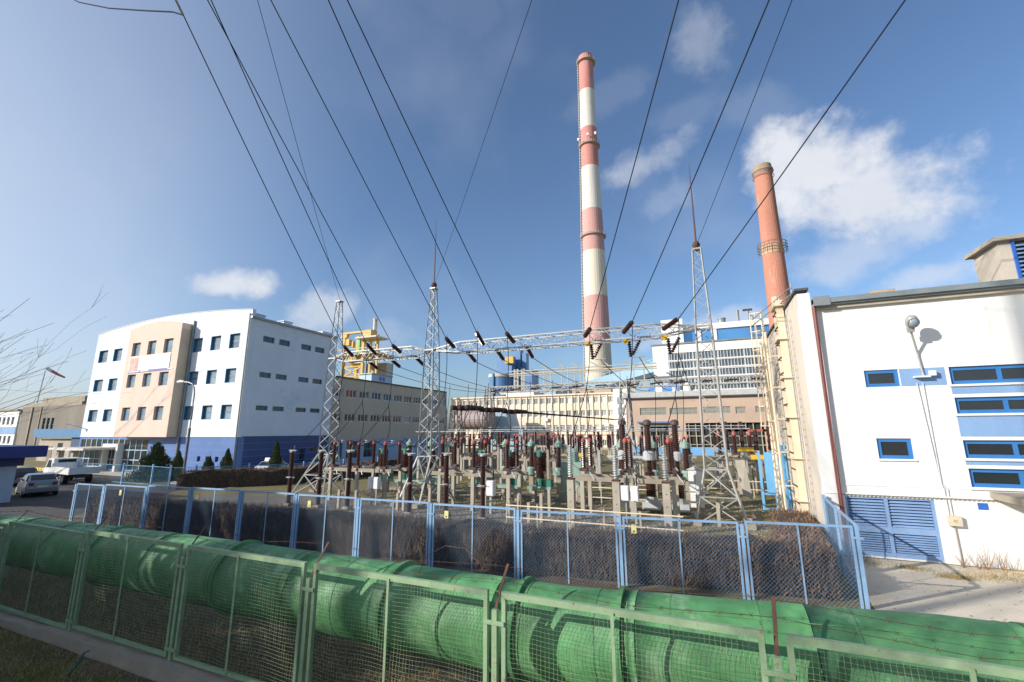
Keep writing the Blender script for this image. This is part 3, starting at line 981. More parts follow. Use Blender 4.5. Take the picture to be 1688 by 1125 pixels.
# caged ladders, ducts and the blue shelter on the cream side wall
CL = thing('cable_ladder', 'cream painted vertical cable duct with brackets on the cream side wall', 'cable duct', (UW, 23.0, 0))
for vv in (22.6, 23.4):
    part('duct', MB().box(UW - .34, UW - .06, vv - .12, vv + .12, 0, 10.3 if vv > 23 else 9.9), cream_pipe, CL)
for z in (1.3, 3.0, 4.7, 6.4, 8.1, 9.6):
    part('bracket', MB().box(UW - .44, UW - .002, 22.35, 23.65, z, z + .035), cream_pipe, CL)
for k in range(14):
    zz_ = .5 + k * .68
    part('clamp', MB().box(UW - .38, UW - .345, 22.5, 23.5, zz_, zz_ + .05), rust, CL)
LD = thing('wall_ladder', 'thin grey rung ladder fixed to the cream side wall', 'ladder', (UW, 21.4, 0))
for vv in (21.25, 21.65):
    part('rail', MB().tube([(UW - .16, vv, .2), (UW - .16, vv, 8.9)], .018, 5), galv, LD)
for k in range(29):
    part('rung', MB().tube([(UW - .16, 21.25, .4 + k * .3), (UW - .16, 21.65, .4 + k * .3)], .013, 5), galv, LD)
SL = thing('caged_ladder', 'cream caged roof ladder rising above the back of the cream wall', 'ladder', (UW - .5, 27.6, 0))
for vv in (27.3, 27.9):
    part('rail', MB().tube([(UW - .35, vv, 2.6), (UW - .35, vv, 10.7)], .035, 6), cream_pipe, SL)
for k in range(26):
    part('rung', MB().tube([(UW - .35, 27.3, 2.8 + k * .3), (UW - .35, 27.9, 2.8 + k * .3)], .016, 5), cream_pipe, SL)
for k in range(7):
    z = 4.4 + k * 1.02
    pts_ = [(UW - .35 - .62 * math.sin(math.pi * t / 10), 27.6 - .36 * math.cos(math.pi * t / 10), z) for t in range(11)]
    part('hoop', MB().tube(pts_, .03, 5), cream_pipe, SL)
for t in (2, 4, 6, 8):
    x_, y_ = UW - .35 - .62 * math.sin(math.pi * t / 10), 27.6 - .36 * math.cos(math.pi * t / 10)
    part('cage_strip', MB().tube([(x_, y_, 4.4), (x_, y_, 10.6)], .02, 5), cream_pipe, SL)
FR = thing('scaffold_rack', 'cream scaffold-like pipe rack standing along the cream side wall', 'scaffold', (UW - .8, 25.5, 0))
for vv in (24.6, 25.8, 27.0):
    part('post', MB().tube([(UW - .62, vv, 0), (UW - .62, vv, 8.9)], .055, 7), cream_pipe, FR)
for z in (1.6, 3.1, 4.6, 6.1, 7.6):
    part('cross_pipe', MB().tube([(UW - .62, 24.4, z), (UW - .62, 27.2, z)], .04, 6), cream_pipe, FR)
    for vv in (24.6, 27.0):
        part('bracket', MB().tube([(UW - .66, vv, z + .08), (UW, vv, z + .08)], .03, 5), cream_pipe, FR)
RR = thing('roof_rail', 'white guard rail at the top corner of the cream wall', 'guard rail', (UW, 20.5, 9.5))
for z in (9.75, 10.05):
    part('rail', MB().tube([(UW - .9, 26.8, z), (UW + .1, 21, z)], .03, 5), galv, RR)
for p_ in ((UW + .1, 21.0), (UW - .2, 22.8), (UW - .6, 25.1)):
    part('post', MB().tube([(p_[0], p_[1], 9.52), (p_[0], p_[1], 10.2)], .03, 5), galv, RR)
GT = thing('blue_gate_shelter', 'sky blue steel door standing open in a frame beside the cream wall', 'gate', (2.9, 28.6, 0))
gm = M('sky_blue_steel', (.17, .42, .66), .5, .12, 1.2)
part('panel', MB().box(2.6, 3.4, 28.55, 28.62, .9, 3.0), gm, GT)
part('frame', MB().box(2.3, 2.42, 28.5, 28.66, 0, 3.05).box(2.42, 3.4, 28.52, 28.64, 0, .12).box(2.42, 3.4, 28.52, 28.64, .78, .88), gm, GT)
part('side_panel', MB().box(3.42, 3.5, 27.2, 30.2, 0, 3.4), gm, GT)
part('kick_plate', MB().box(2.95, 3.4, 28.53, 28.60, .13, .76), gm, GT)

# ------------------------------------------------------------------ power station behind the yard
VC = 105.0
cu0, cu1 = gv(745, 658, VC).x, gv(1012, 651, VC).x
C1 = thing('cream_office_wing', 'long cream four-storey wing with vertical fins behind the switchyard', 'building', (cu0, VC, 0))
TC = TF(cu0, VC)
LC = cu1 - cu0
ncol = 26
cw = LC / ncol
ztop = 12.55
rz = [(10.6, 12.0), (7.5, 8.9), (4.1, 5.5), (.7, 2.1)]
hs = [(k * cw + .28, (k + 1) * cw - .28, a, b) for k in range(ncol) for a, b in rz]
part('wall', MB(TC).wall(LC, 0, ztop, hs, thick=.4), cream_fac, C1)
for a, b, c, d in hs:
    r_ = random.random()
    window(C1, TC, a, b, c, d, win_white, glass if r_ < .62 else (glass_lite if r_ < .85 else win_white), .13, (3, 1), .2)
for k in range(0, ncol + 1):
    part('fin', MB(TC).box(k * cw - .07, k * cw + .07, -.2, -.002, 0, ztop), cream_fin, C1)
part('cornice', MB(TC).box(-.2, LC + .2, -.4, .5, ztop, ztop + .35), cream_fin, C1)
part('roof', MB().box(cu0, cu1, VC + .5, VC + 13, ztop - .3, ztop - .05), dark_roof, C1)
part('end_wall', MB().box(cu0 - .1, cu0 + .3, VC + .41, VC + 13, 0, ztop).box(cu1 - .3, cu1, VC + .41, VC + 13, 0, ztop), M('end_pale_blue', (.30, .42, .58), .9), C1)
part('stair_block', MB(TC).box(LC + .02, LC + 3.3, -1.2, 10, 0, ztop + 1.0), pale_wall, C1)
part('stair_glazing', MB(TC).box(LC + .9, LC + 2.4, -1.24, -1.202, 1.2, ztop - .2), glass_lite, C1)
for k in range(5):
    part('stair_band', MB(TC).box(LC + .8, LC + 2.5, -1.27, -1.241, 2.4 + k * 2.3, 3.1 + k * 2.3), pale_wall, C1)
for x in (8, 13.5, 24, 29, 33.5, 37):
    part('roof_vent', MB(TC).box(x, x + .8, 3, 3.8, ztop - .05, ztop + 1.1), M('vent_dark', (.12, .12, .11), .8), C1)
part('roof_shed', MB(TC).box(11.5, 21.5, 5.5, 10, ztop - .05, ztop + 2.1), pale_wall, C1)
part('brick_shed', MB(TC).box(31.5, LC - 2, 7, 12, ztop - .05, ztop + 2.3), pinkish, C1)
for (px_, py_) in ((900, 692), (908, 717), (1000, 700)):
    q = gv(px_, py_, VC - .4)
    part('air_conditioner', MB().box(q.x - .5, q.x + .5, VC - .55, VC - .33, q.z - .4, q.z + .4), white_cab, C1)

VP = 88.0
pu0, pu1 = gv(1031, 660, VP).x, gv(1330, 640, VP).x
P1 = thing('pink_hall', 'pinkish machine hall with glass-block strips and a grey roof edge', 'building', (pu0, VP, 0))
TP = TF(pu0, VP)
LP = pu1 - pu0
zp = gv(1150, 653, VP).z
strips = []
for x0, x1, y0, y1 in ((1055, 1099, 673, 685), (1104, 1150, 673, 684), (1160, 1205, 671, 682), (1213, 1230, 671, 682), (1246, 1262, 670, 680)):
    strips.append((gv(x0, 680, VP).x - pu0, gv(x1, 680, VP).x - pu0, gv(x0, y1, VP).z, gv(x0, y0, VP).z))
low = [(gv(1057, 720, VP).x - pu0, gv(1103, 720, VP).x - pu0, 0.05, gv(1080, 702, VP).z),
       (gv(1132, 720, VP).x - pu0, gv(1262, 720, VP).x - pu0, .05, gv(1200, 697, VP).z)]
part('wall', MB(TP).wall(LP, 0, zp, strips + low, thick=.5), pinkish, P1)
for i, (a, b, c, d) in enumerate(strips):
    window(P1, TP, a, b, c, d, M('glass_block_frame', (.34, .32, .27), .7), M('glass_block', (.25, .25, .21), .3, .15, 2), .1, (6, 2), .12)
for a, b, c, d in low:
    part('dark_opening', MB(TP).box(a, b, .6, .7, c, d), dark_in, P1)
    k = a + .4
    fr = MB(TP)
    while k < b:
        fr.box(k, k + .14, .3, .42, c, d)
        k += 1.15
    for zz_ in (1.6, 3.1):
        fr.box(a, b, .31, .41, zz_, zz_ + .12)
    part('opening_frame', fr, M('opening_cream', (.46, .40, .28), .7), P1)
q = gv(1080, 698, VP)
part('blue_canopy', MB().box(gv(1052, 698, VP).x, gv(1106, 698, VP).x, VP - 1.4, VP - .01, q.z, q.z + .3), M('canopy_blue_grey', (.13, .19, .32), .6), P1)
part('roof_edge', MB(TP).box(-.3, LP, -.5, .6, zp, zp + .95), M('roof_edge_grey', (.48, .48, .46), .8), P1)
part('roof_edge_dark', MB(TP).box(-.3, LP, -.52, .5, zp - .22, zp - .004), dark_roof, P1)
part('roof', MB().box(pu0, pu1, VP + .61, VP + 15, zp - .2, zp + .3), dark_roof, P1)
part('end_wall', MB().box(pu0, pu0 + .4, VP + .51, VP + 15, 0, zp), pinkish, P1)
part('roof_cabin', MB(TP).box(4.0, 9.6, 3, 6, zp + .31, zp + 2.6), M('cabin_blue', (.12, .30, .62), .6), P1)
part('roof_cabin_door', MB(TP).box(5.2, 6.6, 2.96, 2.99, zp + .6, zp + 2.2).box(8.4, 9.2, 2.95, 2.985, zp + .6, zp + 2.0), pale_wall, P1)
part('roof_tank', MB().lathe([(.9, 0), (.9, 2.0), (.5, 2.5)], 12, (pu0 + 11.2, VP + 4, zp + .3)), pale_wall, P1)
# white radiator slats and blue plinth at its foot
rad = thing('radiator_screen', 'row of white upright slats on a blue plinth before the pink hall', 'screen', (gv(1040, 735, 84).x, 84, 0))
r0, r1 = gv(1040, 735, 84).x, gv(1135, 735, 84).x
part('plinth', MB().box(r0 - .5, r1 + 6.5, 84.0, 84.15, 0, 1.35), M('plinth_blue', (.16, .38, .66), .6), rad)
x = r0
while x < r1:
    part('slat', MB().box(x, x + .45, 84.2, 84.5, .1, 3.1), M('slat_white', (.66, .60, .52), .6), rad)
    x += .72

# boiler house
VH = 120.0
hu0, hu1 = gv(1075, 573, VH).x, 48.0
H1 = thing('boiler_house', 'tall white boiler house with window bands and blue top storey', 'building', (hu0, VH, 0))
TH = TF(hu0, VH)
LH = hu1 - hu0
zh = 25.75
gx0 = gv(1102, 600, VH).x - hu0
bands = []
for y0, y1 in ((577.5, 589.5), (592.5, 603.5), (607, 617.5), (620, 630), (633, 640), (643, 652)):
    bands.append((gv(1140, y1 + 3, VH).z, gv(1140, y0 + 3, VH).z))
part('wall', MB(TH).wall(LH, 0, zh, [(gx0, LH - .6, a, b) for a, b in bands], thick=.5), pale_wall, H1)
for a, b in bands:
    part('window_band', MB(TH).box(gx0, LH - .6, .28, .34, a, b), M('boiler_glass', (.10, .12, .13), .12, .5, .35, spec=.6), H1)
mu = MB(TH)
x = gx0
i = 0
while x < LH - .7:
    for a, b in bands:
        mu.box(x, x + (.34 if i % 8 == 0 else .16), .12, .275, a, b)
    x += .72
    i += 1
part('mullions', mu, M('mullion_grey_blue', (.50, .56, .60), .6), H1, kind='stuff')
sa = MB(TH)
for a, b in bands:
    sa.box(gx0 - .2, LH - .5, -.15, -.002, a - .28, a - .02)
part('sill_bands', sa, pale_wall, H1)
part('parapet', MB(TH).box(-.3, LH, -.3, .6, zh, zh + .35), gutter_m, H1)
part('side_wall', MB().box(hu0, hu0 + .5, VH + .51, VH + 30, 0, zh), pale_wall, H1)
part('roof', MB().box(hu0 + .5, hu1, VH + .61, VH + 30, zh - .5, zh - .1), dark_roof, H1)
t0 = gv(1094, 560, VH + 4).x
ztb = gv(1200, 541, VH + 4).z
part('upper_cladding', MB().box(t0 + 3.4, hu1, VH + 4, VH + 24, zh - .1, ztb), glass_refl, H1)
part('upper_cap', MB().box(t0 + 3.0, hu1 + .4, VH + 3.5, VH + 24.5, ztb, ztb + 1.5), pale_wall, H1)
for px_ in (1150, 1176):
    ux = gv(px_, 560, VH + 3.8).x
    part('upper_pier', MB().box(ux, ux + .9, VH + 3.7, VH + 3.99, zh - .1, ztb), pale_wall, H1)
part('lift_tower', MB().box(gv(1091, 560, VH + 2).x, gv(1127, 560, VH + 2).x, VH + 2, VH + 3.4, zh - .1, gv(1108, 527, VH + 2).z), pale_wall, H1)
for px_, r_, h_ in ((1190, .9, 1.8), (1217, .35, 3.6), (1234, .3, 3.4), (1241, .3, 1.8)):
    q = gv(px_, 530, VH + 8)
    part('roof_stack', MB().lathe([(r_, 0), (r_, h_), (r_ * 1.15, h_), (r_ * 1.15, h_ + .25)], 10, (q.x, VH + 8, ztb + 1.5)), gutter_m, H1)
q = gv(1234, 530, VH + 8)
part('stack_hood', MB().box(q.x - 1.1, q.x + 1.1, VH + 7.6, VH + 8.4, ztb + 5.0, ztb + 5.4), rust, H1)

# striped chimney
CD = Vector((-.2135, .9769, 0)) * 180.0


def zat(py, pxx, pt_):
    d = ray(pxx, py)
    return CAM_H + d.z / math.hypot(d.x, d.y) * math.hypot(pt_.x, pt_.y)


def rad_at(z, wpx, pt_):
    x, y = pt_.x, pt_.y
    fx_ = -x * math.sin(AZ) + y * math.cos(AZ)
    return wpx * (fx_ * math.cos(PITCH) + (z - CAM_H) * math.sin(PITCH)) / FPX / 2


CH = thing('striped_chimney', 'very tall chimney with red and white bands and ring platforms', 'chimney', (CD.x, CD.y, 0))
prof = [(97, 966, 23.0), (153, 968.7, 24.3), (215, 971, 26.4), (279, 973.6, 28.8), (349, 976.5, 32.4), (417, 979.3, 36), (491, 982.4, 39), (567, 985, 41.8), (607, 986.4, 43.2)]
zr = [(zat(y, x, CD), rad_at(zat(y, x, CD), w, CD)) for y, x, w in prof]
zr.append((0, zr[-1][1] * 1.16))
bm = [red_band, white_band, red_band, white_band, red_faded, M('chimney_cream_upper', (.74, .66, .52), .9, .06, .12, streak=True), red_faded, cream_band, cream_band]
for i in range(len(zr) - 1):
    (z1, r1_), (z0, r0_) = zr[i], zr[i + 1]
    part('band', MB().lathe([(r0_, z0), (r1_, z1)], 32, (CD.x, CD.y, 0)), bm[i], CH, smooth=False)
zt_ = zr[0][0]
part('rim', MB().lathe([(zr[0][1], zt_), (zr[0][1] * 1.03, zt_ + .4), (zr[0][1] * .94, zt_ + .6), (zr[0][1] * .80, zt_ + .6), (zr[0][1] * .7, zt_ - 2)], 32, (CD.x, CD.y, 0)), red_band, CH)
for py_, px_, w_ in ((106, 966.5, 24), (243, 972.5, 27.6), (392, 978.5, 34.8)):
    z = zat(py_, px_, CD)
    r_ = rad_at(z, w_, CD)
    part('platform', MB().lathe([(r_ + .02, z - .3), (r_ + .95, z - .08), (r_ + .95, z + .08), (r_ + .02, z + .12)], 28, (CD.x, CD.y, 0)), M('platform_grey', (.46, .40, .36), .8), CH)
    rl = MB()
    for k in range(28):
        a_, b_ = 2 * math.pi * k / 28, 2 * math.pi * (k + 1) / 28
        p_ = Vector((CD.x + (r_ + .9) * math.cos(a_), CD.y + (r_ + .9) * math.sin(a_), z + .1))
        q_ = Vector((CD.x + (r_ + .9) * math.cos(b_), CD.y + (r_ + .9) * math.sin(b_), z + 1.3))
        rl.bar(p_, p_ + Vector((0, 0, 1.2)), .1).bar(p_ + Vector((0, 0, 1.2)), q_, .1).bar(p_ + Vector((0, 0, .6)), q_ - Vector((0, 0, .6)), .08)
    part('railing', rl, M('platform_rail', (.5, .46, .42), .7), CH)
for dx, dz in ((-3.6, 1.6), (3.9, 2.6), (.6, 3.0)):
    z = zat(243, 972.5, CD) + dz
    part('aerial', MB().box(CD.x + dx - .4, CD.x + dx + .4, CD.y - 5.2, CD.y - 4.4, z - .6, z + .6), white_cab, CH)
ld = MB()
a_ = math.pi + .3
zl = 0
for side in (-1, 1):
    ld.tube([(CD.x + (r + .5) * math.cos(a_) + side * .0, CD.y + (r + .5) * math.sin(a_) + side * .4, z) for z, r in zr[::-1]], .12, 4)
z = 20
while z < zr[0][0]:
    rr = next(zr[i][1] + (zr[i + 1][1] - zr[i][1]) * (zr[i][0] - z) / (zr[i][0] - zr[i + 1][0]) for i in range(len(zr) - 1) if zr[i + 1][0] <= z <= zr[i][0])
    ld.box(CD.x + (rr + .2) * math.cos(a_) - .5, CD.x + (rr + .2) * math.cos(a_) + .3, CD.y + (rr + .5) * math.sin(a_) - .5, CD.y + (rr + .5) * math.sin(a_) + .5, z, z + .25)
    z += 1.4
part('ladder', ld, galv_far, CH)

# brick chimney
BD = Vector((.1465, .98921, 0)) * 105.0
BC = thing('brick_chimney', 'weathered orange brick chimney with buff crown behind the cream wall', 'chimney', (BD.x, BD.y, 0))
bprof = [(290, 1258.5, 26.5), (352, 1262, 28), (395, 1268, 30), (440, 1276, 32.5), (500, 1283, 34.5)]
bz_ = [(zat(y, x, BD), rad_at(zat(y, x, BD), w, BD)) for y, x, w in bprof]
bz_.append((0, bz_[-1][1] * 1.35))
for i in range(len(bz_) - 1):
    part('shaft', MB().lathe([(bz_[i + 1][1], bz_[i + 1][0]), (bz_[i][1], bz_[i][0])], 28, (BD.x, BD.y, 0)), brick_m, BC)
z0, r0_ = bz_[0]
part('crown', MB().lathe([(r0_, z0), (r0_ * 1.14, z0 + .6), (r0_ * 1.14, z0 + 1.2), (r0_ * 1.02, z0 + 1.3), (r0_ * 1.0, z0 + 2.2), (r0_ * .85, z0 + 2.2), (r0_ * .8, z0 - 1)], 28, (BD.x, BD.y, 0)), brick_top, BC)
for py_, px_, w_ in ((414, 1271, 31),):
    z = zat(py_, px_, BD)
    r_ = rad_at(z, w_, BD)
    part('collar', MB().lathe([(r_, z - 1.2), (r_ * 1.07, z - 1.0), (r_ * 1.07, z + 1.0), (r_, z + 1.2)], 28, (BD.x, BD.y, 0)), M('collar_buff', (.55, .36, .23), .9), BC)
    rl = MB()
    for k in range(20):
        a_, b_ = 2 * math.pi * k / 20, 2 * math.pi * (k + 1) / 20
        for zz_ in (.0, .7, 1.4):
            rl.bar((BD.x + (r_ + .8) * math.cos(a_), BD.y + (r_ + .8) * math.sin(a_), z + zz_), (BD.x + (r_ + .8) * math.cos(b_), BD.y + (r_ + .8) * math.sin(b_), z + zz_), .09)
        rl.bar((BD.x + (r_ + .8) * math.cos(a_), BD.y + (r_ + .8) * math.sin(a_), z - .6), (BD.x + (r_ + .8) * math.cos(a_), BD.y + (r_ + .8) * math.sin(a_), z + 1.4), .09)
    part('platform', rl, M('brown_rail', (.20, .13, .09), .8), BC)
for zoff in (-1.6, -.5):
    rl = MB()
    for k in range(24):
        a_, b_ = 2 * math.pi * k / 24, 2 * math.pi * (k + 1) / 24
        rl.bar((BD.x + r0_ * 1.16 * math.cos(a_), BD.y + r0_ * 1.16 * math.sin(a_), z0 + zoff + 1.2), (BD.x + r0_ * 1.16 * math.cos(b_), BD.y + r0_ * 1.16 * math.sin(b_), z0 + zoff + 1.2), .1)
    part('hoop', rl, M('brown_rail', (.2, .13, .09)), BC)

# blue silos
def silo(name, label, u, r, ztop_, zbot, v, box=False):
    t = thing(name, label, 'silo', (u, v, 0), group='blue silos')
    if box:
        part('shell', MB().box(u - r, u + r, v - r, v + r, zbot, ztop_), silo_blue, t)
    else:
        part('shell', MB().lathe([(r, zbot), (r, ztop_ - .4), (r * .95, ztop_)], 28, (u, v, 0)), silo_blue, t, smooth=False)
        part('rim', MB().lathe([(r * 1.05, ztop_ - .5), (r * 1.05, ztop_ + .5), (r * .9, ztop_ + .6)], 28, (u, v, 0)), M('silo_rim', (.55, .50, .42), .7), t)
    for s_ in (-1, 1):
        part('hopper', MB().lathe([(.4, zbot - 3.4), (r * .46, zbot)], 14, (u + s_ * r * .48, v - r * .3, 0)), M('hopper_blue', (.26, .42, .62), .6), t)
        part('leg', MB().box(u + s_ * r * .8 - .3, u + s_ * r * .8 + .3, v - .3, v + .3, 0, zbot + .1), galv_far, t)
    part('ladder', MB().box(u - r * .3, u - r * .3 + .5, v - r - .5, v - r * .9, zbot, ztop_ + .5), win_teal, t)
    return t


sv = 125.0
s1 = silo('silo', 'pale-rimmed round blue silo nearest the cream wing roof', gv(826.5, 620, sv).x, 3.8, 20.7, 13.6, sv)
q = gv(838, 600, sv)
part('head_house', MB().box(q.x - 2.2, q.x + 1.8, sv - 1.5, sv + 1.5, 21.2, 26.6).box(q.x - 3.4, q.x - 2.3, sv - 1, sv + 1, 21.2, 25.4), silo_blue, s1)
part('yellow_hood', MB().box(gv(838, 595, sv).x, gv(851, 595, sv).x, sv - 2.4, sv - 1.55, gv(845, 601, sv).z, gv(845, 590, sv).z), yellow_s, s1)
s2 = silo('silo', 'squarer dark blue silo standing right of the round one', gv(868, 620, sv + 4).x, 2.9, 22.6, 13.6, sv + 4, True)
q = gv(860, 590, sv + 4)
part('head_house', MB().box(q.x - 1.5, q.x + .2, sv + 2.4, sv + 5, 22.6, 29.5).box(q.x + .5, q.x + 2.0, sv + 2.8, sv + 5, 22.6, 28.0), silo_blue, s2)
st = thing('stair_tower', 'pale lattice stair tower between the two blue silos', 'stair tower', (gv(852, 620, 121).x, 121, 0))
for px_ in (848.5, 853.5, 860.5, 864):
    xx = gv(px_, 620, 121).x
    part('post', MB().box(xx - .25, xx + .25, 120.8, 121.2, 0, 22.0), galv_far, st)
x0, x1, x2, x3 = [gv(p, 620, 121).x for p in (848.5, 853.5, 860.5, 864)]
for k in range(14):
    part('flight', MB().bar((x0, 121, 3 + 1.35 * k), (x1, 121, 4.3 + 1.35 * k), .2).bar((x2, 121, 3 + 1.35 * k), (x3, 121, 4.3 + 1.35 * k), .2), galv_far, st)

# pipe bridge
vb_ = 115.0
pb0, pb1 = gv(838, 600, vb_), gv(1082, 597, vb_)
zb_ = gv(960, 606, vb_).z
PBR = thing('pipe_bridge', 'pale pipe bridge on tall posts crossing in front of the striped chimney', 'pipe bridge', (pb0.x, vb_, 0))
part('girder', MB().box(pb0.x, pb1.x, vb_ - .3, vb_ + .3, zb_ - .12, zb_ + .14).box(pb0.x, pb1.x, vb_ - .25, vb_ + .25, zb_ - 1.4, zb_ - 1.2), galv_far, PBR)
part('pipe', MB().tube([(pb0.x, vb_, zb_ - .8), (pb1.x, vb_, zb_ - .8)], .22, 8), M('far_ochre_pipe', (.50, .44, .30), .7), PBR)
for px_ in (897, 908, 926, 936, 948, 957, 1022, 1045, 1062):
    xx = gv(px_, 620, vb_).x
    part('post', MB().box(xx - .13, xx + .13, vb_ - .13, vb_ + .13, 0, zb_ - .2), galv_far, PBR)
for px_ in (900, 929, 950, 982, 1000, 1040, 1066):
    xx = gv(px_, 610, vb_).x
    part('outrigger', MB().bar((xx - 1.2, vb_ - .2, zb_ + 1.3), (xx + .5, vb_ - .2, zb_ + .2), .35), M('outrigger_grey', (.36, .34, .3), .7), PBR)

# inclined conveyor gallery
gvv = 140.0
g0, g1 = gv(846, 664, gvv), gv(1078, 596, gvv)
GA = thing('conveyor_gallery', 'pale blue inclined conveyor gallery climbing to the boiler house', 'conveyor gallery', (g0.x, gvv, 0))
ga = MB()
th = 4.0
ga.add([(g0.x, gvv, g0.z - th), (g1.x, gvv, g1.z - th), (g1.x, gvv, g1.z), (g0.x, gvv, g0.z), (g0.x, gvv + 4, g0.z - th), (g1.x, gvv + 4, g1.z - th), (g1.x, gvv + 4, g1.z), (g0.x, gvv + 4, g0.z)],
       [(0, 1, 2, 3), (5, 4, 7, 6), (3, 2, 6, 7), (4, 5, 1, 0), (1, 5, 6, 2), (4, 0, 3, 7)])
part('gallery', ga, conv_blue, GA)
dk = MB()
dk.add([(g0.x, gvv - .06, g0.z - th - .4), (g1.x, gvv - .06, g1.z - th - .4), (g1.x, gvv - .06, g1.z - th + .9), (g0.x, gvv - .06, g0.z - th + .9), (g0.x, gvv + 4.06, g0.z - th - .4), (g1.x, gvv + 4.06, g1.z - th - .4), (g1.x, gvv + 4.06, g1.z - th + .9), (g0.x, gvv + 4.06, g0.z - th + .9)],
       [(0, 1, 2, 3), (5, 4, 7, 6), (3, 2, 6, 7), (4, 5, 1, 0), (1, 5, 6, 2), (4, 0, 3, 7)])
part('girder', dk, M('dark_girder', (.06, .09, .13), .7), GA)
rl = MB()
for k in range(30):
    t = k / 30
    p_ = Vector((g0.x + (g1.x - g0.x) * t, gvv + 2, g0.z + (g1.z - g0.z) * t))
    rl.bar(p_, p_ + Vector((0, 0, 1.1)), .12)
rl.bar((g0.x, gvv + 2, g0.z + 1.1), (g1.x, gvv + 2, g1.z + 1.1), .14)
part('railing', rl, conv_blue, GA)
for t in (.1, .35, .6, .85):
    x = g0.x + (g1.x - g0.x) * t
    part('trestle', MB().box(x - .4, x + .4, gvv + 1.6, gvv + 2.4, 0, g0.z + (g1.z - g0.z) * t - th + .1), galv_far, GA)

# yellow steel structure behind the annex
vy = 90.0
yx0, yx1 = gv(566, 600, vy).x, gv(598, 600, vy).x
YS = thing('yellow_gantry', 'yellow steel gantry tower with platform behind the annex', 'steel tower', (yx0, vy, 0))
zy0, zy1, zyt = 0, gv(580, 577, vy).z, gv(580, 548, vy).z
for xx in (yx0, yx1):
    for yy in (vy, vy + 5):
        part('post', MB().box(xx - .35, xx + .35, yy - .35, yy + .35, 0, zyt), yellow_s, YS)
for k in range(8):
    za, zb2 = 2.6 * k, 2.6 * (k + 1)
    part('brace', MB().bar((yx0, vy, za), (yx1, vy, zb2), .3).bar((yx1, vy, za), (yx0, vy, zb2), .3).bar((yx0, vy, zb2), (yx1, vy, zb2), .3), yellow_s, YS)
part('platform', MB().box(yx0 - 1.4, yx1 + 5, vy - 1.4, vy + 6, zy1 - 1.7, zy1 - 1.3).box(yx0 - 1.4, yx1 + 5.2, vy - 1.5, vy - 1.4, zy1 - .2, zy1), yellow_s, YS)
part('tank', MB().lathe([(.8, zy1 - 4.6), (2.0, zy1 - 3.2), (2.0, zy1 - 1.75)], 14, ((yx0 + yx1) / 2, vy + 1, 0)), yellow_s, YS)
part('hoist_beam', MB().box(yx0 - 1.2, yx1 + .4, vy - .4, vy + .4, zyt - .5, zyt).box(yx0 - 1.2, yx0 + .9, vy - .4, vy + .4, zyt - 1.4, zyt - .55), yellow_s, YS)
part('hoist', MB().box(yx0 + .9, yx0 + 2.0, vy - .6, vy + .6, zyt - 3.6, zyt - 2.0).box(yx0 + 2.8, yx0 + 3.2, vy - .4, vy + .4, zyt - 4.2, zyt - 2.6).tube([(yx0 + 1.4, vy, zyt - 2), (yx0 + 1.4, vy, zyt - .5)], .1, 5), yellow_s, YS)
part('green_post', MB().box(yx1 - 1.6, yx1 - .9, vy - .6, vy - .1, zy1 - 1.2, zy1 + 3.2), M('bright_green_paint', (.16, .48, .12), .6), YS)
part('white_hall', MB().box(yx0 + 1.5, yx1 + 2.0, vy + 7, vy + 9.5, 0, gv(600, 601, vy + 7).z), M('grey_sheet_wall', (.45, .45, .42), .8), YS)
YP = thing('roof_lookout', 'small pale lookout platform with a stack right of the yellow gantry', 'platform', (gv(612, 600, vy).x, vy, 0))
zl_ = gv(612, 560, vy).z
xl = gv(612, 560, vy).x
for dx in (-2.2, 0, 2.2):
    part('post', MB().box(xl + dx - .25, xl + dx + .25, vy - .25, vy + .25, 0, zl_), M('lookout_cream', (.64, .47, .20), .8), YP)
part('deck', MB().box(xl - 3.2, xl + 3.6, vy - 2.5, vy + 2.5, zl_, zl_ + .4), M('lookout_deck', (.66, .60, .48), .8), YP)
part('cabin', MB().box(xl - 1.2, xl + .8, vy - 1.2, vy + 1.2, zl_ + .4, zl_ + 2.4), M('lookout_cream', (.62, .54, .4)), YP)
part('stack', MB().lathe([(.5, 0), (.5, 2.6), (.6, 2.6), (.6, 3.0)], 10, (xl + 1.0, vy, zl_ + 2.4)), M('lookout_deck', (.66, .6, .48)), YP)

# horizontal tank
TK = thing('storage_tank', 'large ribbed brownish horizontal tank left of the cream wing', 'tank', (gv(785, 740, 92).x, 92, 0))
ta, tb = gv(753, 690, 92), gv(808, 690, 92)
zc_ = gv(780, 692, 92).z
part('shell', MB().tube([(ta.x, 92, zc_), (ta.x + .4, 92, zc_), (tb.x, 92, zc_), (tb.x + .5, 92, zc_)], [1.9, 2.2, 2.2, 1.9], 24), M('tank_mauve', (.33, .26, .24), .55, .1, .6), TK)
for k in range(7):
    x = ta.x + .6 + (tb.x - ta.x - 1) * k / 6
    part('rib', MB().tube([(x, 92, zc_), (x + .12, 92, zc_)], 2.27, 24), M('tank_rib', (.20, .15, .14), .6), TK)
for x in (ta.x + 1.5, tb.x - 1.5):
    part('saddle', MB().box(x - .3, x + .3, 90.8, 93.2, 0, zc_ - 1.6), conc, TK)
LB = thing('low_blue_shed', 'low pale blue shed right of the ribbed tank', 'shed', (gv(825, 740, 95).x, 95, 0))
l0, l1 = gv(812, 700, 95).x, gv(868, 720, 95).x
part('wall', MB().prism([(l0, 0), (l1, 0), (l1, 4.2), (l0 + 4.6, 4.6), (l0 + 3.2, 8.6), (l0, 8.6)], 95, 101), M('shed_pale_blue', (.33, .43, .50), .8, .1, .4), LB)
part('window', MB().box(l0 + 2.2, l0 + 2.9, 94.96, 94.99, 2.6, 4.4), win_teal, LB)

# ------------------------------------------------------------------ switchyard: lattice gantry
ZB = 9.28
VG = 24.0


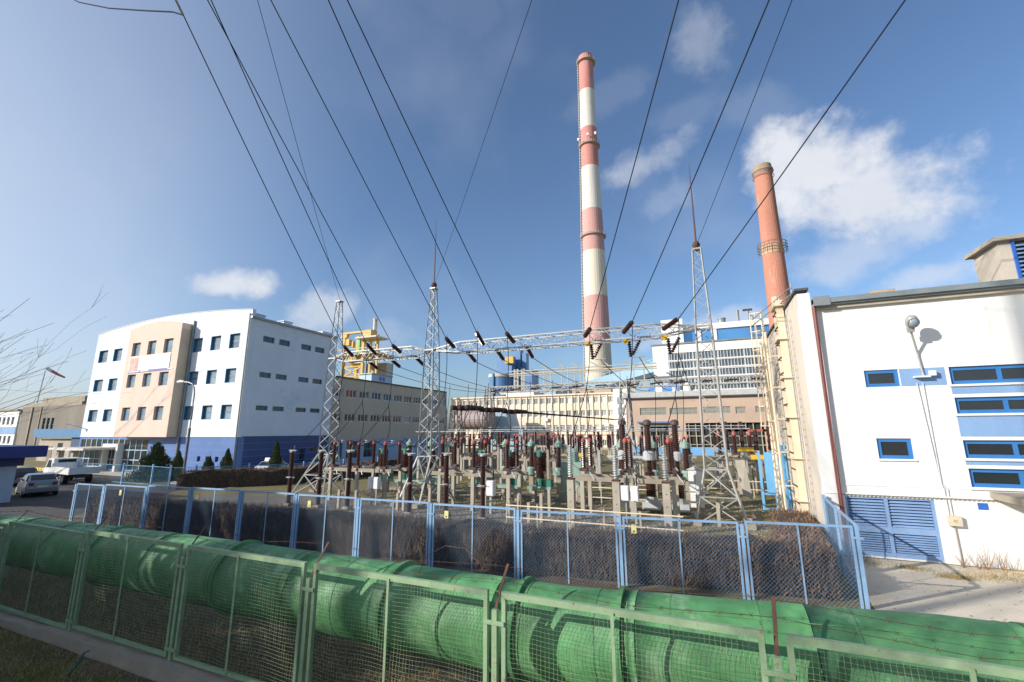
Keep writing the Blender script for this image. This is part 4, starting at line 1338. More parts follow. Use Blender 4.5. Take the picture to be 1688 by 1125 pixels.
def lerp(a, b, t):
    return a + (b - a) * t


def tower(name, label, u, v, feet, zk=2.7, wk=.46, wb=.33, wt=.14, ztop=13.4, spire=18.4, nmid=10, ntop=9):
    t = thing(name, label, 'lattice tower', (u, v, 0), group='lattice gantry towers')
    base = Vector((u, v, 0))

    def ring(hu, hv, z):
        return [Vector((u - hu, v - hv, z)), Vector((u + hu, v - hv, z)), Vector((u + hu, v + hv, z)), Vector((u - hu, v + hv, z))]
    fu0, fu1, fv0, fv1 = feet
    f = [Vector((u + fu0, v + fv0, 0)), Vector((u + fu1, v + fv0, 0)), Vector((u + fu1, v + fv1, 0)), Vector((u + fu0, v + fv1, 0))]
    k, b, tp = ring(wk, wk, zk), ring(wb, wb, ZB), ring(wt, wt, ztop)
    for i in range(4):
        bar('leg', f[i], k[i], .085, galv, t, base)
        bar('leg', k[i], b[i], .075, galv, t, base)
        bar('leg', b[i], tp[i], .055, galv, t, base)
        part('footing', MB().box(f[i].x - .25, f[i].x + .25, f[i].y - .25, f[i].y + .25, -.1, .22), conc, t)
    zm = ring(wk, wk, zk)
    for i in range(4):
        j = (i + 1) % 4
        m0, m1 = f[i].lerp(k[i], .5), f[j].lerp(k[j], .5)
        bar('brace', m0, m1, .05, galv, t, base)
        bar('brace', m0, k[j], .05, galv, t, base)
        bar('brace', m1, k[i], .05, galv, t, base)
        bar('brace', f[i], m1, .05, galv, t, base)
        bar('brace', f[j], m0, .05, galv, t, base)
        bar('brace', k[i], k[j], .06, galv, t, base)
        for q in range(nmid):
            p0, p1 = k[i].lerp(b[i], q / nmid), k[i].lerp(b[i], (q + 1) / nmid)
            r0, r1 = k[j].lerp(b[j], q / nmid), k[j].lerp(b[j], (q + 1) / nmid)
            bar('brace', p0 if q % 2 else r0, r1 if q % 2 else p1, .034, galv, t, base)
        bar('brace', b[i], b[j], .08, galv, t, base)
        for q in range(ntop):
            p0, p1 = b[i].lerp(tp[i], q / ntop), b[i].lerp(tp[i], (q + 1) / ntop)
            r0, r1 = b[j].lerp(tp[j], q / ntop), b[j].lerp(tp[j], (q + 1) / ntop)
            bar('brace', p0 if q % 2 else r0, r1 if q % 2 else p1, .024, galv, t, base)
    part('cap', MB().box(u - .2, u + .2, v - .2, v + .2, ztop, ztop + .08), galv, t)
    if spire:
        part('earth_clamp', MB().lathe([(.05, 0), (.16, .08), (.2, .22), (.14, .36), (.04, .42)], 10, (u, v, ztop + .08)), rust, t)
        part('lightning_rod', MB().tube([(u, v, ztop), (u, v, spire - 2), (u, v, spire)], [.05, .035, .012], 6), M('rod_brown', (.12, .06, .05), .7), t)
    return t


u1, u2, u3 = -24.1, -15.97, .15
tower('gantry_tower', 'left lattice gantry tower beside the office block, without a lightning rod', u1, VG, (-2.1, .75, -1.0, 1.0), spire=None, ztop=13.5)
tower('gantry_tower', 'middle lattice gantry tower in front of the beige annex, with a lightning rod', u2, VG, (-.75, .75, -2.0, 1.9))
tower('gantry_tower', 'right lattice gantry tower before the boiler house, with a lightning rod', u3, VG, (-1.05, 1.1, -1.05, 1.05), zk=2.4, wk=.5, wb=.36, wt=.2)


def truss(name, label, ua, ub, v, z, nseg, D=.42, Hh=.32):
    t = thing(name, label, 'gantry beam', (ua, v, z), group='gantry cross-beams')
    base = Vector((ua, v, z))

    def sec(s):
        e = min(1.0, min(s, 1 - s) / .13)
        d, h = lerp(.20, D, e), lerp(.06, Hh, e)
        x = lerp(ua, ub, s)
        return [Vector((x, v - d, z - h)), Vector((x, v + d, z - h)), Vector((x, v + d, z + h)), Vector((x, v - d, z + h))]
    st = [0, .13, .87, 1]
    for a_, b_ in zip(st, st[1:]):
        A, B = sec(a_), sec(b_)
        for i in range(4):
            bar('chord', A[i], B[i], .07, galv, t, base)
    for q in range(nseg):
        A, B = sec(q / nseg), sec((q + 1) / nseg)
        for i in range(4):
            j = (i + 1) % 4
            bar('lacing', A[i] if q % 2 else A[j], B[j] if q % 2 else B[i], .034, galv, t, base)
    return t


truss('gantry_beam', 'short lattice beam between the left and middle gantry towers', u1 + .3, u2 - .3, VG, ZB, 16)
truss('gantry_beam', 'long lattice beam between the middle and right gantry towers', u2 + .3, u3 - .3, VG, ZB, 30)


# ------------------------------------------------------------------ insulators
def ins_mesh(key, h, rc, rs, n, mat, seg=12, taper=1.0):
    def mk():
        pr = [(rc * .9, 0)]
        for i in range(n):
            z0 = h * (i + .15) / n
            f_ = lerp(1, taper, i / n)
            pr += [(rc * f_, z0), (rs * f_, z0 + h / n * .25), (rs * f_ * .97, z0 + h / n * .40), (rc * f_, z0 + h / n * .62)]
        pr.append((rc * taper * .9, h))
        me = MB().lathe(pr, seg).mesh('insulator_' + key)
        me.materials.append(mat)
        return me
    return wmesh(('ins', key), mk)


I_string = ins_mesh('string', 1.30, .055, .125, 11, brown_por)
I_short = ins_mesh('short', .85, .06, .12, 7, brown_por)
I_disc = ins_mesh('disc', 1.32, .085, .135, 15, brown_por)
I_pole = ins_mesh('pole', 1.38, .105, .15, 20, brown_por)
I_gray = ins_mesh('grey', 1.42, .075, .15, 14, gray_por, taper=.6)
I_ct = ins_mesh('ct', 1.35, .16, .22, 14, brown_por, taper=.8)
I_big = ins_mesh('big', 1.25, .24, .30, 12, brown_por)
I_ch = ins_mesh('chamber', 1.15, .12, .19, 11, brown_por)


def orient(o, p, q):
    d = (Vector(q) - Vector(p))
    o.rotation_mode = 'QUATERNION'
    o.rotation_quaternion = d.to_track_quat('Z', 'Y')
    o.location = p


bays = {'left': (-22.05, -20.08, -18.05), 'middle': (-14.02, -12.0, -10.0), 'right': (-5.84, -3.78, -1.8)}
outer_px = {'left': ((567, 571.5), (605, 568), (648, 570.6)), 'middle': ((736, 559), (786, 549), (836, 551)), 'right': ((972, 543), (1042, 531), (1119, 525))}
top_px = {'left': ((302, 25), (355, 0), (346, 0)), 'middle': ((450, 0), (548, 0), (576, 0)), 'right': ((1116, 0), (1259, 0), (1484, 0))}
top_v = {'left': 8.0, 'middle': 9.0, 'right': 12.0}
outer = {}
wn = 0


def wire(name, label, pts, r, group, cat='wire', mat=None):
    p0 = Vector(pts[0])
    return single(name, MB().tube(pts, r, 5), mat or wire_m, label, cat, (p0.x, p0.y, p0.z), group)


def sag(p, q, s, n=14):
    p, q = Vector(p), Vector(q)
    return [p.lerp(q, i / n) - Vector((0, 0, 4 * s * (i / n) * (1 - i / n))) for i in range(n + 1)]


for bay in ('left', 'middle', 'right'):
    for k, u in enumerate(bays[bay]):
        q = gv(*outer_px[bay][k], 22.3)
        p = Vector((u, VG - .45, ZB - .05))
        outer[bay, k] = q
        t = thing('strain_insulator', '%s line-side brown strain insulator from the left on the %s bay of the gantry beam' % (ORD[k], bay), 'insulator', tuple(p), group='strain insulators on the gantry beam')
        o = link('disc_string', I_string, t)
        d = (q - p)
        orient(o, d.normalized() * .12, d.normalized())
        o.rotation_quaternion = d.to_track_quat('Z', 'Y')
        part('clamp', MB().tube([(0, 0, 0), d.normalized() * .14], .03, 6).tube([d.normalized() * 1.40, d], .028, 6), galv, t, world=False)
        part('arcing_horn', MB().tube([d, d + Vector((.10, -.1, .22)), d + Vector((.22, -.06, .30))], .012, 4), galv, t, world=False)
        far = gv(*top_px[bay][k], top_v[bay])
        if (bay, k) == ('left', 0):
            wire('overhead_conductor', 'leftmost overhead conductor, ending at a tension clamp near the top left', sag(q, far, .12), .022, 'overhead line conductors')
            d2 = (far - q).normalized()
            t2 = thing('tension_clamp', 'line tension clamp with a short insulator at the top left of the sky', 'insulator', tuple(far))
            part('clamp', MB().tube([(0, 0, 0), d2 * .5], .045, 6), galv, t2, world=False)
            o = link('disc_string', I_short, t2)
            orient(o, d2 * .5, d2)
            jl = [far, gv(285, 20, 8.2), gv(240, 18, 8.6), gv(180, 14, 9), gv(130, 4, 9.4), gv(100, -12, 9.7), gv(60, -60, 10)]
            wire('jumper_cable', 'curved jumper cable drooping across the top left corner', jl, .03, None, 'cable')
        else:
            far2 = q + (far - q) * 2.2
            wire('overhead_conductor', '%s overhead conductor from the left of the %s bay rising over the camera' % (ORD[k], bay), sag(q, far2, .16 * (1 + (k % 2))), .021, 'overhead line conductors')
# earth wires
for lab, (px_, py_), (tx, ty), vv, r in (('left', (556, 500), (426, 0), 8, .011), ('middle', (717, 482), (875, 0), 9, .009), ('right', (1155, 412), (1303, 0), 12, .012)):
    uu = {'left': u1, 'middle': u2, 'right': u3}[lab]
    a = Vector((uu, VG, 13.65))
    b = gv(tx, ty, vv)
    wire('earth_wire', 'thin earth wire from the top of the %s gantry tower' % lab, sag(a, a + (b - a) * 2.0, .1), r, 'earth wires')

# yard-side strings: left and middle bays pull back to the second gantry, right bay hangs in V pairs
VG2 = 50.6
for bay in ('left', 'middle'):
    for k, u in enumerate(bays[bay]):
        p = Vector((u + .35, VG + .45, ZB - .12))
        q = Vector((u + .25, VG + 1.85, ZB - .62))
        t = thing('strain_insulator', '%s yard-side brown strain insulator from the left on the %s bay of the gantry beam' % (ORD[k], bay), 'insulator', tuple(p), group='strain insulators on the gantry beam')
        d = q - p
        o = link('disc_string', I_string, t)
        orient(o, d.normalized() * .12, d)
        part('clamp', MB().tube([(0, 0, 0), d.normalized() * .14], .03, 6).tube([d.normalized() * 1.40, d], .028, 6), galv, t, world=False)
        b = Vector((u - .5 + (0 if bay == 'middle' else -1.5), VG2, 8.95))
        wire('bus_conductor', '%s conductor from the left of the %s bay running back to the second gantry' % (ORD[k], bay), sag(q, b, .55), .022, 'yard conductors')
for k, u in enumerate(bays['right']):
    t = thing('hanging_insulator', '%s V-pair of hanging brown insulators from the left under the right bay beam' % ORD[k], 'insulator', (u + .05, VG + .1, ZB - .35), group='hanging insulator pairs')
    part('yellow_plate', MB().box(-.14, .14, -.1, -.06, -.16, .14), yellow_p, t, world=False)
    for s_, dx in ((0, .16), (1, .72)):
        o = link('disc_string', I_short, t)
        orient(o, Vector((dx, 0, -.05)), Vector((.22, 0, -.95)))
    part('yoke', MB().tube([(.36, 0, -.92), (.93, 0, -.92)], .03, 6), galv, t, world=False)
    a = Vector((u + .7, VG + .1, ZB - 1.3))
    b = Vector((u + .8, VG2, 8.7))
    wire('bus_conductor', '%s conductor from the left of the right bay running back to the second gantry' % ORD[k], sag(a, b, .9), .022, 'yard conductors')

# ------------------------------------------------------------------ line posts in front of the disconnectors
PB = thing('brown_line_post', '', 'insulator post', (0, 0, 0), group='brown line posts')
part('footing', MB().box(-.2, .2, -.2, .2, 0, .12), conc, PB, world=False)
o = link('insulator', I_pole, PB, (0, 0, .12))
part('cross_plate', MB().box(-.32, .32, -.035, .035, 1.52, 1.56).box(-.14, .14, -.14, .14, 1.565, 1.60), galv, PB, world=False)
o = link('insulator', I_pole, PB, (0, 0, 1.60))
part('cap', MB().lathe([(.17, 2.98), (.17, 3.05), (.12, 3.08)], 12).box(-.3, .3, -.03, .03, 3.082, 3.11), galv, PB, world=False)
part('terminal', MB().tube([(.05, 0, 3.1), (.14, 0, 3.36)], .018, 5), galv, PB, world=False)
spots = [(483, 742, 19.85), (531, 742, 19.95), (578, 742, 20.0), (677.7, 747, 20.5), (736.7, 747, 20.5), (796.5, 748, 20.5)]
for i, (px_, py_, v) in enumerate(spots):
    o = PB if i == 0 else copy_tree(PB)
    g = gv(px_, py_, v)
    o.location = (g.x, v, g.z - 3.11)
    o['label'] = '%s from the left of the six two-section brown line posts behind the blue fence' % ORD[i]
GP = thing('grey_line_post', '', 'insulator post', (0, 0, 0), group='grey line posts on concrete')
part('pillar', MB().box(-.15, .15, -.15, .15, 0, 2.05), conc_light, GP, world=False)
part('bolt_holes', MB().box(-.02, .02, -.155, -.149, .6, .64).box(-.02, .02, -.155, -.149, 1.1, 1.14).box(-.02, .02, -.155, -.149, 1.6, 1.64), dark_in, GP, world=False)
part('bracket', MB().box(-.17, .17, -.17, .17, 2.052, 2.10).tube([(-.1, -.1, 2.1), (-.1, -.1, 2.28)], .02, 5).tube([(.1, -.1, 2.1), (.1, -.1, 2.28)], .02, 5), rust, GP, world=False)
link('insulator', I_gray, GP, (0, 0, 2.14))
part('terminal', MB().tube([(0, 0, 3.55), (0, 0, 3.8), (.02, 0, 4.05)], .016, 5), galv, GP, world=False)
for i, (px_, py_) in enumerate(((939.5, 734), (1012.7, 733), (1093, 728))):
    o = GP if i == 0 else copy_tree(GP)
    g = gv(px_, py_, 20.3)
    o.location = (g.x, 20.3, 0)
    o['label'] = '%s from the left of three grey ribbed posts on tall concrete pillars' % ORD[i]

# ------------------------------------------------------------------ disconnectors on concrete frames
DS = thing('disconnector', '', 'disconnector', (0, 0, 0), group='red-capped disconnectors')
part('channel', MB().box(-.08, .08, -.95, .95, 2.0, 2.12), galv, DS, world=False)
part('pivot', MB().box(-.2, .2, -.86, -.55, 2.122, 2.26), rust, DS, world=False)
part('pivot', MB().box(-.2, .2, .55, .86, 2.122, 2.26), rust, DS, world=False)
for s_ in (-1, 1):
    o = link('insulator', I_disc, DS, (0, s_ * .7, 2.2))
    part('red_cap', MB().lathe([(.09, 1.30), (.11, 1.34), (.11, 1.44), (.06, 1.50)], 12), red_cap, o, world=False)
part('blade', MB().tube([(0, -.7, 3.72), (0, -.05, 3.70)], .035, 6).tube([(0, .7, 3.72), (0, .05, 3.70)], .035, 6), M('blade_red', (.5, .10, .07), .5), DS, world=False)
part('contact', MB().box(-.06, .06, -.12, .12, 3.62, 3.78), gray_mach, DS, world=False)
part('drive_rod', MB().tube([(.14, -.7, 2.3), (.3, 0, 2.2), (.14, .7, 2.3)], .025, 5).tube([(.2, -.7, 2.2), (.55, -.9, 1.75)], .03, 5), gray_mach, DS, world=False)


def frame(label, us, v, z=1.98, cols=None, dv=.75):
    c = (us[0] + us[-1]) / 2
    t = thing('support_frame', label, 'concrete frame', (c, v, 0), group='concrete support frames')
    a, b = us[0] - .6 - c, us[-1] + .6 - c
    for s_ in (-1, 1):
        part('beam', MB().box(a, b, s_ * dv - .09, s_ * dv + .09, z - .2, z), conc, t, world=False)
        for x in cols or (a + .5, 0, b - .5):
            part('column', MB().box(x - .095, x + .095, s_ * dv - .085, s_ * dv + .085, 0, z - .202), conc_light, t, world=False)
    return t


first = True
rows_d = [('front', 23.15, 0.0), ('second', 36.0, 0), ('third', 43.5, 0)]
for rn, v, dz in rows_d:
    for bay in ('left', 'middle', 'right'):
        us = bays[bay]
        frame('concrete frame under the %s row disconnectors of the %s bay' % (rn, bay), us, v, 1.98 + dz)
        for k, u in enumerate(us):
            o = DS if first else copy_tree(DS)
            first = False
            o.location = (u, v, dz + (.12 if bay == 'right' else -.12 if bay == 'left' else 0) * (rn == 'front'))
            o['label'] = '%s red-capped disconnector from the left in the %s row of the %s bay' % (ORD[k], rn, bay)
# white control cabinets on the front frames
CB = thing('control_cabinet', '', 'cabinet', (0, 0, 0), group='white control cabinets')
part('box', MB().box(-.17, .17, -.14, .14, 0, .66), white_cab, CB, world=False)
part('door', MB().box(-.15, .15, -.155, -.142, .04, .62), M('cabinet_door_paint', (.80, .80, .79), .4), CB, world=False)
part('post', MB().box(-.05, .05, -.05, .05, -1.0, -.002), galv, CB, world=False)
part('cable', MB().tube([(.1, 0, .66), (.1, .05, 1.1)], .03, 5), wire_m, CB, world=False)
for i, (px_, py_, lab) in enumerate(((612.5, 810, 'left of two white cabinets under the left bay frame'), (620.5, 811, 'right of two white cabinets under the left bay frame'), (809, 820, 'large white cabinet under the middle bay frame'),
                                     (1031, 825, 'left of two white cabinets under the right bay frame'), (1047, 826, 'right of two white cabinets under the right bay frame'))):
    o = CB if i == 0 else copy_tree(CB)
    g = gv(px_, py_, 22.0)
    o.location = (g.x, 22.0, max(.9, g.z))
    if i == 2:
        o.scale = (1.25, 1.2, 1.15)
    o['label'] = lab
g = gz(1150, 836)
TCB = thing('tall_cabinet', 'tall white cable cabinet with a hipped lid left of the right tower', 'cabinet', (g.x, g.y, 0))
part('box', MB().box(-.36, .36, -.28, .28, 0, 2.0), white_cab, TCB, world=False)
part('lid', MB().prism([(-.44, 2.002), (.44, 2.002), (.0, 2.2)], -.34, .34), M('lid_grey', (.55, .56, .55), .5), TCB, world=False)
part('door_seam', MB().box(-.008, .008, -.286, -.281, .1, 1.9), dark_in, TCB, world=False)

# ------------------------------------------------------------------ current transformers and breakers
CT = thing('current_transformer', '', 'transformer', (0, 0, 0), group='pale green current transformers')
part('pedestal', MB().box(-.16, .16, -.16, .16, 0, 1.15), conc, CT, world=False)
part('tank', MB().lathe([(.3, 1.16), (.34, 1.22), (.34, 1.62), (.26, 1.72)], 12), green_mach, CT, world=False)
link('insulator', I_ct, CT, (0, 0, 1.72))
part('head', MB().lathe([(.24, 3.06), (.27, 3.12), (.27, 3.36), (.14, 3.46), (.06, 3.62)], 12), green_mach, CT, world=False)
part('terminal', MB().box(-.4, .4, -.03, .03, 3.2, 3.24), galv, CT, world=False)
first = True
for bay, v in (('left', 30.0), ('middle', 30.5), ('right', 31.0)):
    for k, u in enumerate(bays[bay]):
        o = CT if first else copy_tree(CT)
        first = False
        o.location = (u + .3, v, 0)
        o['label'] = '%s pale green current transformer from the left in the %s bay' % (ORD[k], bay)
CBR = thing('circuit_breaker', '', 'circuit breaker', (0, 0, 0), group='green Y-head circuit breakers')
for s_ in (-.4, .4):
    part('pedestal', MB().box(s_ - .1, s_ + .1, -.2, .2, 0, .72), conc_light, CBR, world=False)
part('base', MB().box(-.75, .75, -.3, .3, .722, .92), green_mach, CBR, world=False)
part('drive_box', MB().lathe([(.24, .92), (.28, .98), (.28, 1.3), (.2, 1.38)], 12, (.0, 0, 0)).box(.3, .75, -.28, .28, .922, 1.3), dgreen_mach, CBR, world=False)
link('column', I_big, CBR, (0, 0, 1.38))
part('crosshead', MB().lathe([(.2, 2.62), (.22, 2.7), (.22, 2.9), (.12, 3.0)], 10).tube([(0, 0, 2.8), (-.3, 0, 2.95)], .12, 8).tube([(0, 0, 2.8), (.3, 0, 2.95)], .12, 8), dgreen_mach, CBR, world=False)
for s_ in (-1, 1):
    o = link('chamber', I_ch, CBR)
    orient(o, Vector((s_ * .26, 0, 2.92)), Vector((s_ * .22, 0, 1)))
    part('end_cap', MB().lathe([(.12, 1.13), (.13, 1.2), (.07, 1.3)], 10), gray_por, o, world=False)
first = True
for bay, v in (('left', 26.8), ('middle', 26.6)):
    for k, u in enumerate(bays[bay]):
        o = CBR if first else copy_tree(CBR)
        first = False
        o.location = (u + .35, v, 0)
        o['label'] = '%s Y-head green circuit breaker from the left in the %s bay' % (ORD[k], bay)
GBR = thing('grey_circuit_breaker', '', 'circuit breaker', (0, 0, 0), group='grey live-tank breakers')
part('frame', MB().box(-.45, .45, -.35, .35, .0, .35), gray_mach, GBR, world=False)
link('lower_column', I_big, GBR, (0, 0, .62))
part('tank', MB().lathe([(.3, .352), (.3, .62)], 12), gray_mach, GBR, world=False)
part('crosshead', MB().lathe([(.28, 2.45), (.31, 2.5), (.31, 2.85), (.22, 2.95)], 14), gray_mach, GBR, world=False)
o = link('mid_column', I_ct, GBR, (0, 0, 1.75))
o.scale = (.8, .8, .55)
link('upper_chamber', I_ct, GBR, (0, 0, 2.95))
part('cap', MB().lathe([(.2, 4.3), (.22, 4.36), (.22, 4.5), (.1, 4.6)], 12), M('dark_cap', (.10, .07, .06), .5), GBR, world=False)
part('arm', MB().box(-.9, -.3, -.05, .05, 2.55, 2.66), gray_mach, GBR, world=False)
for k, px_ in enumerate((1025, 1066, 1111)):
    o = GBR if k == 0 else copy_tree(GBR)
    g = gv(px_, 692, 25.6)
    o.location = (g.x, 25.6, g.z - 4.6)
    if g.z - 4.6 < 0:
        o.location.z = 0
    o['label'] = '%s from the left of three grey breakers with tall brown columns in the right bay' % ORD[k]
# pale green oil tank with yellow board
TT = thing('oil_tank', 'pale green oil-filled apparatus tank in the right bay behind the concrete posts', 'oil tank', (gv(960, 790, 30).x, 28.0, 0))
part('tank', MB().box(-.62, .62, -.5, .5, .5, 2.3).lathe([(.34, 2.3), (.34, 2.9), (.12, 3.1)], 12), green_mach, TT, world=False)
part('conservator', MB().tube([(-.7, -.2, 2.05), (.9, -.2, 2.05)], .24, 12), green_mach, TT, world=False)
part('plinth', MB().box(-.8, .8, -.6, .6, 0, .498), conc, TT, world=False)
for (px_, py_, v, w, lab) in ((956, 750, 33, .95, 'yellow board over the pale green oil tank'), (836, 747, 33, .3, 'small yellow disc-like plate in the middle bay'), (1229, 741, 34, .95, 'upper yellow board right of the right tower'), (1254, 754, 31, 1.05, 'lower yellow board right of the right tower')):
    g = gv(px_, py_, v)
    t = thing('yellow_board', lab, 'board', (g.x, v, 0), group='yellow marker boards')
    part('plate', MB().box(-w / 2, w / 2, -.04, .04, g.z - .13, g.z + .13), yellow_p, t, world=False)
    part('post', MB().box(-.05, .05, .05, .13, 0, g.z + .1), galv, t, world=False)
# right-hand auxiliary frame
fr4 = frame('concrete frame right of the right tower near the blue door', (.6, 1.6, 2.6), 35.5, 2.3)
for k, u in enumerate((.6, 1.6, 2.6)):
    o = copy_tree(DS)
    o.location = (u, 37.5, .3)
    o['label'] = '%s red-capped disconnector from the left on the frame right of the right tower' % ORD[k]
frame('concrete frame under the disconnectors beyond the right tower', (.6, 1.6, 2.6), 37.5, 2.28)
g = gv(1229, 770, 31)
single('leaning_slab', MB().add([(g.x - .3, 30.6, .5), (g.x + .2, 30.6, .2), (g.x - .0, 31.2, 2.4), (g.x - .55, 31.2, 2.4), (g.x - .3, 30.7, .5), (g.x + .2, 30.7, .2), (g.x, 31.3, 2.4), (g.x - .55, 31.3, 2.4)],
                                [(0, 1, 2, 3), (7, 6, 5, 4), (0, 4, 5, 1), (1, 5, 6, 2), (2, 6, 7, 3), (3, 7, 4, 0)]), conc_light, 'pale slab leaning on the frame right of the right tower', 'slab', (g.x, 30.9, 0))

# far rows: small red-capped posts on a pale beam
fm1 = MB()
for s_ in (0, 1.0):
    fm1.lathe([(.14, 2.0), (.20, 2.1), (.15, 2.5), (.2, 2.6), (.15, 3.0), (.2, 3.1), (.13, 3.5)], 8, (s_, 0, 0))
fme = fm1.mesh('far_insulators')
fme.materials.append(brown_por)
fm2 = MB().box(-.16, .16, -.16, .16, 3.5, 3.72).box(.84, 1.16, -.16, .16, 3.5, 3.72).box(.1, .9, -.05, .05, 3.56, 3.64).mesh('far_red_caps')
fm2.materials.append(red_cap)
fm3 = MB().box(-.25, 1.25, -.14, .14, 1.75, 2.0).box(-.1, .1, -.1, .1, 0, 1.75).box(.9, 1.1, -.1, .1, 0, 1.75).mesh('far_support')
fm3.materials.append(conc_light)
far_spots = [(723 + 14.5 * i, 66) for i in range(14)] + [(928 + 15.5 * i, 60) for i in range(7)]
for i, (px_, v) in enumerate(far_spots):
    g = gv(px_, 720, v)
    t = thing('far_disconnector', '%s from the left in the distant row of small red-capped disconnectors' % ORD[i] if i < 20 else 'rightmost in the distant row of small red-capped disconnectors', 'disconnector', (g.x, v, 0), group='distant disconnector row')
    link('insulators', fme, t)
    link('red_caps', fm2, t)
    link('support', fm3, t)
# bus chambers right of the right tower, far
for i, (px_, w) in enumerate(((1199, 1.2), (1211, 2.2), (1224, 1.4), (1247, 2.8), (1270, 1.2))):
    g = gv(px_, 735, 62)
    t = thing('bus_isolator', '%s from the left of the tall brown isolators far right of the right tower' % ORD[i], 'isolator', (g.x, 62, 0), group='far brown isolators')
    part('columns', MB().lathe([(.22, 1.8), (.3, 2.0), (.22, 2.6), (.3, 2.8), (.22, 3.4), (.3, 3.6), (.2, 5.2 if i % 2 == 0 else 4.2)], 9), brown_por, t, world=False)
    part('support', MB().box(-.3, .3, -.25, .25, 0, 1.8), conc_light, t, world=False)
    part('red_bar', MB().box(-w / 2, w / 2, -.1, .1, 4.0, 4.25), red_cap, t, world=False)

# ------------------------------------------------------------------ second gantry
def far_tower(u, v, label, zt, w0=.9, w1=.35):
    t = thing('far_gantry_tower', label, 'lattice tower', (u, v, 0), group='far gantry towers')
    lg, br_ = MB(), MB()
    c0 = [(-w0, -w0), (w0, -w0), (w0, w0), (-w0, w0)]
    for i in range(4):
        a = Vector((c0[i][0], c0[i][1], 0))
        b = Vector((c0[i][0] * w1 / w0, c0[i][1] * w1 / w0, zt))
        part('leg', MB().bar(a, b, .12), galv_far, t, world=False)
        j = (i + 1) % 4
        a2 = Vector((c0[j][0], c0[j][1], 0))
        b2 = Vector((c0[j][0] * w1 / w0, c0[j][1] * w1 / w0, zt))
        n_ = 9
        for q in range(n_):
            br_.bar((a if q % 2 else a2).lerp(b if q % 2 else b2, q / n_), (a2 if q % 2 else a).lerp(b2 if q % 2 else b, (q + 1) / n_), .07)
    part('bracing', br_, galv_far, t, world=False)
    return t


g2 = [-25.0, -8.3, 7.2]
for u, nm in zip(g2, ('left', 'middle', 'right')):
    far_tower(u, VG2, '%s lattice tower of the second gantry deeper in the yard' % nm, 9.6)
for a, b, nm in ((g2[0], g2[1], 'left'), (g2[1], g2[2], 'right')):
    t = thing('far_gantry_beam', '%s lattice beam of the second gantry deeper in the yard' % nm, 'gantry beam', (a, VG2, 9.2), group='far gantry beams')
    ch, lc = MB(), MB()
    for dy in (-.4, .4):
        for dz in (-.35, .35):
            ch.bar((0, dy, dz), (b - a, dy, dz), .11)
    n_ = 28
    for q in range(n_):
        x0, x1 = (b - a) * q / n_, (b - a) * (q + 1) / n_
        for dy in (-.4, .4):
            lc.bar((x0, dy, -.35 if q % 2 else .35), (x1, dy, .35 if q % 2 else -.35), .06)
        lc.bar((x0, -.4, .35), (x1, .4, .35), .05)
    part('chords', ch, galv_far, t, world=False)
    part('lacing', lc, galv_far, t, world=False)
    for k in range(6):
        x = (b - a) * (k + .7) / 6.4
        o = link('insulator', I_string, t)
        orient(o, Vector((x, -.4, 0)), Vector((.2, -1, -.35)))
# tension bus along the yard from a low mast
MA = far_tower(-26.2, 44.6, 'low lattice mast carrying the dark tension bus', gv(750, 669, 44.6).z, .8, .4)
zbus = gv(750, 672, 44.6).z - .1
for k in range(3):
    ub = -25.6 + k * .9
    t = thing('tension_bus', '%s dark insulator string of the tension bus running back from the low mast' % ORD[k], 'bus string', (ub, 45, zbus), group='tension bus strings')
    d = Vector((6.2, 62, -.2)).normalized()
    for q in range(3):
        o = link('disc_string', I_big, t)
        orient(o, d * (1.2 + q * 5.5), d)
        o.scale = (.9, .9, 2.6)
    part('cable', MB().tube([(0, 0, 0), d * 30, d * 62], .05, 5), wire_m, t, world=False)

# ------------------------------------------------------------------ downleads
def drop(label, p, q, bow=(0, 0, 0), r=.021, grp='downleads'):
    p, q = Vector(p), Vector(q)
    pts = []
    for i in range(11):
        t = i / 10
        pts.append(p.lerp(q, t) + Vector(bow) * (4 * t * (1 - t)))
    return wire('downlead', label, pts, r, grp, 'wire')


for bay in ('left', 'middle', 'right'):
    for k, u in enumerate(bays[bay]):
        q = outer[bay, k]
        tz = 3.75 + (.12 if bay == 'right' else -.12 if bay == 'left' else 0)
        node = Vector((lerp(q.x, u, .5), 22.35, 6.3 - .3 * k))
        drop('upper part of the %s downlead from the left in the %s bay' % (ORD[k], bay), q, node, (.06, .05, 0))
        drop('branch of the %s downlead from the left to the %s bay disconnector' % (ORD[k], bay), node, (u, 22.45, tz), (.22, .0, -.25))
        j = {'left': 0, 'middle': 3}.get(bay)
        if j is not None:
            px_, py_, v_ = spots[j + k]
            g = gv(px_, py_, v_)
            drop('branch of the %s downlead from the left to the %s bay line post' % (ORD[k], bay), node, (g.x + .1, v_, g.z + .2), (-.2, .1, -.35))
        else:
            drop('branch of the %s downlead from the left to the %s bay line post' % (ORD[k], bay), node, (u, 20.3, 3.9), (-.1, .1, -.3))
        vb2 = 26.7 if bay != 'right' else 25.6
        drop('jumper from the %s disconnector from the left to the breaker in the %s bay' % (ORD[k], bay), (u, 23.85, tz), (u + .35, vb2, 3.7), (0, 0, -.45))
        drop('vertical tail of the %s yard conductor from the left over the %s bay' % (ORD[k], bay), (u + .2, 36.0, 8.4), (u, 35.3, 3.7), (.1, .0, 0))

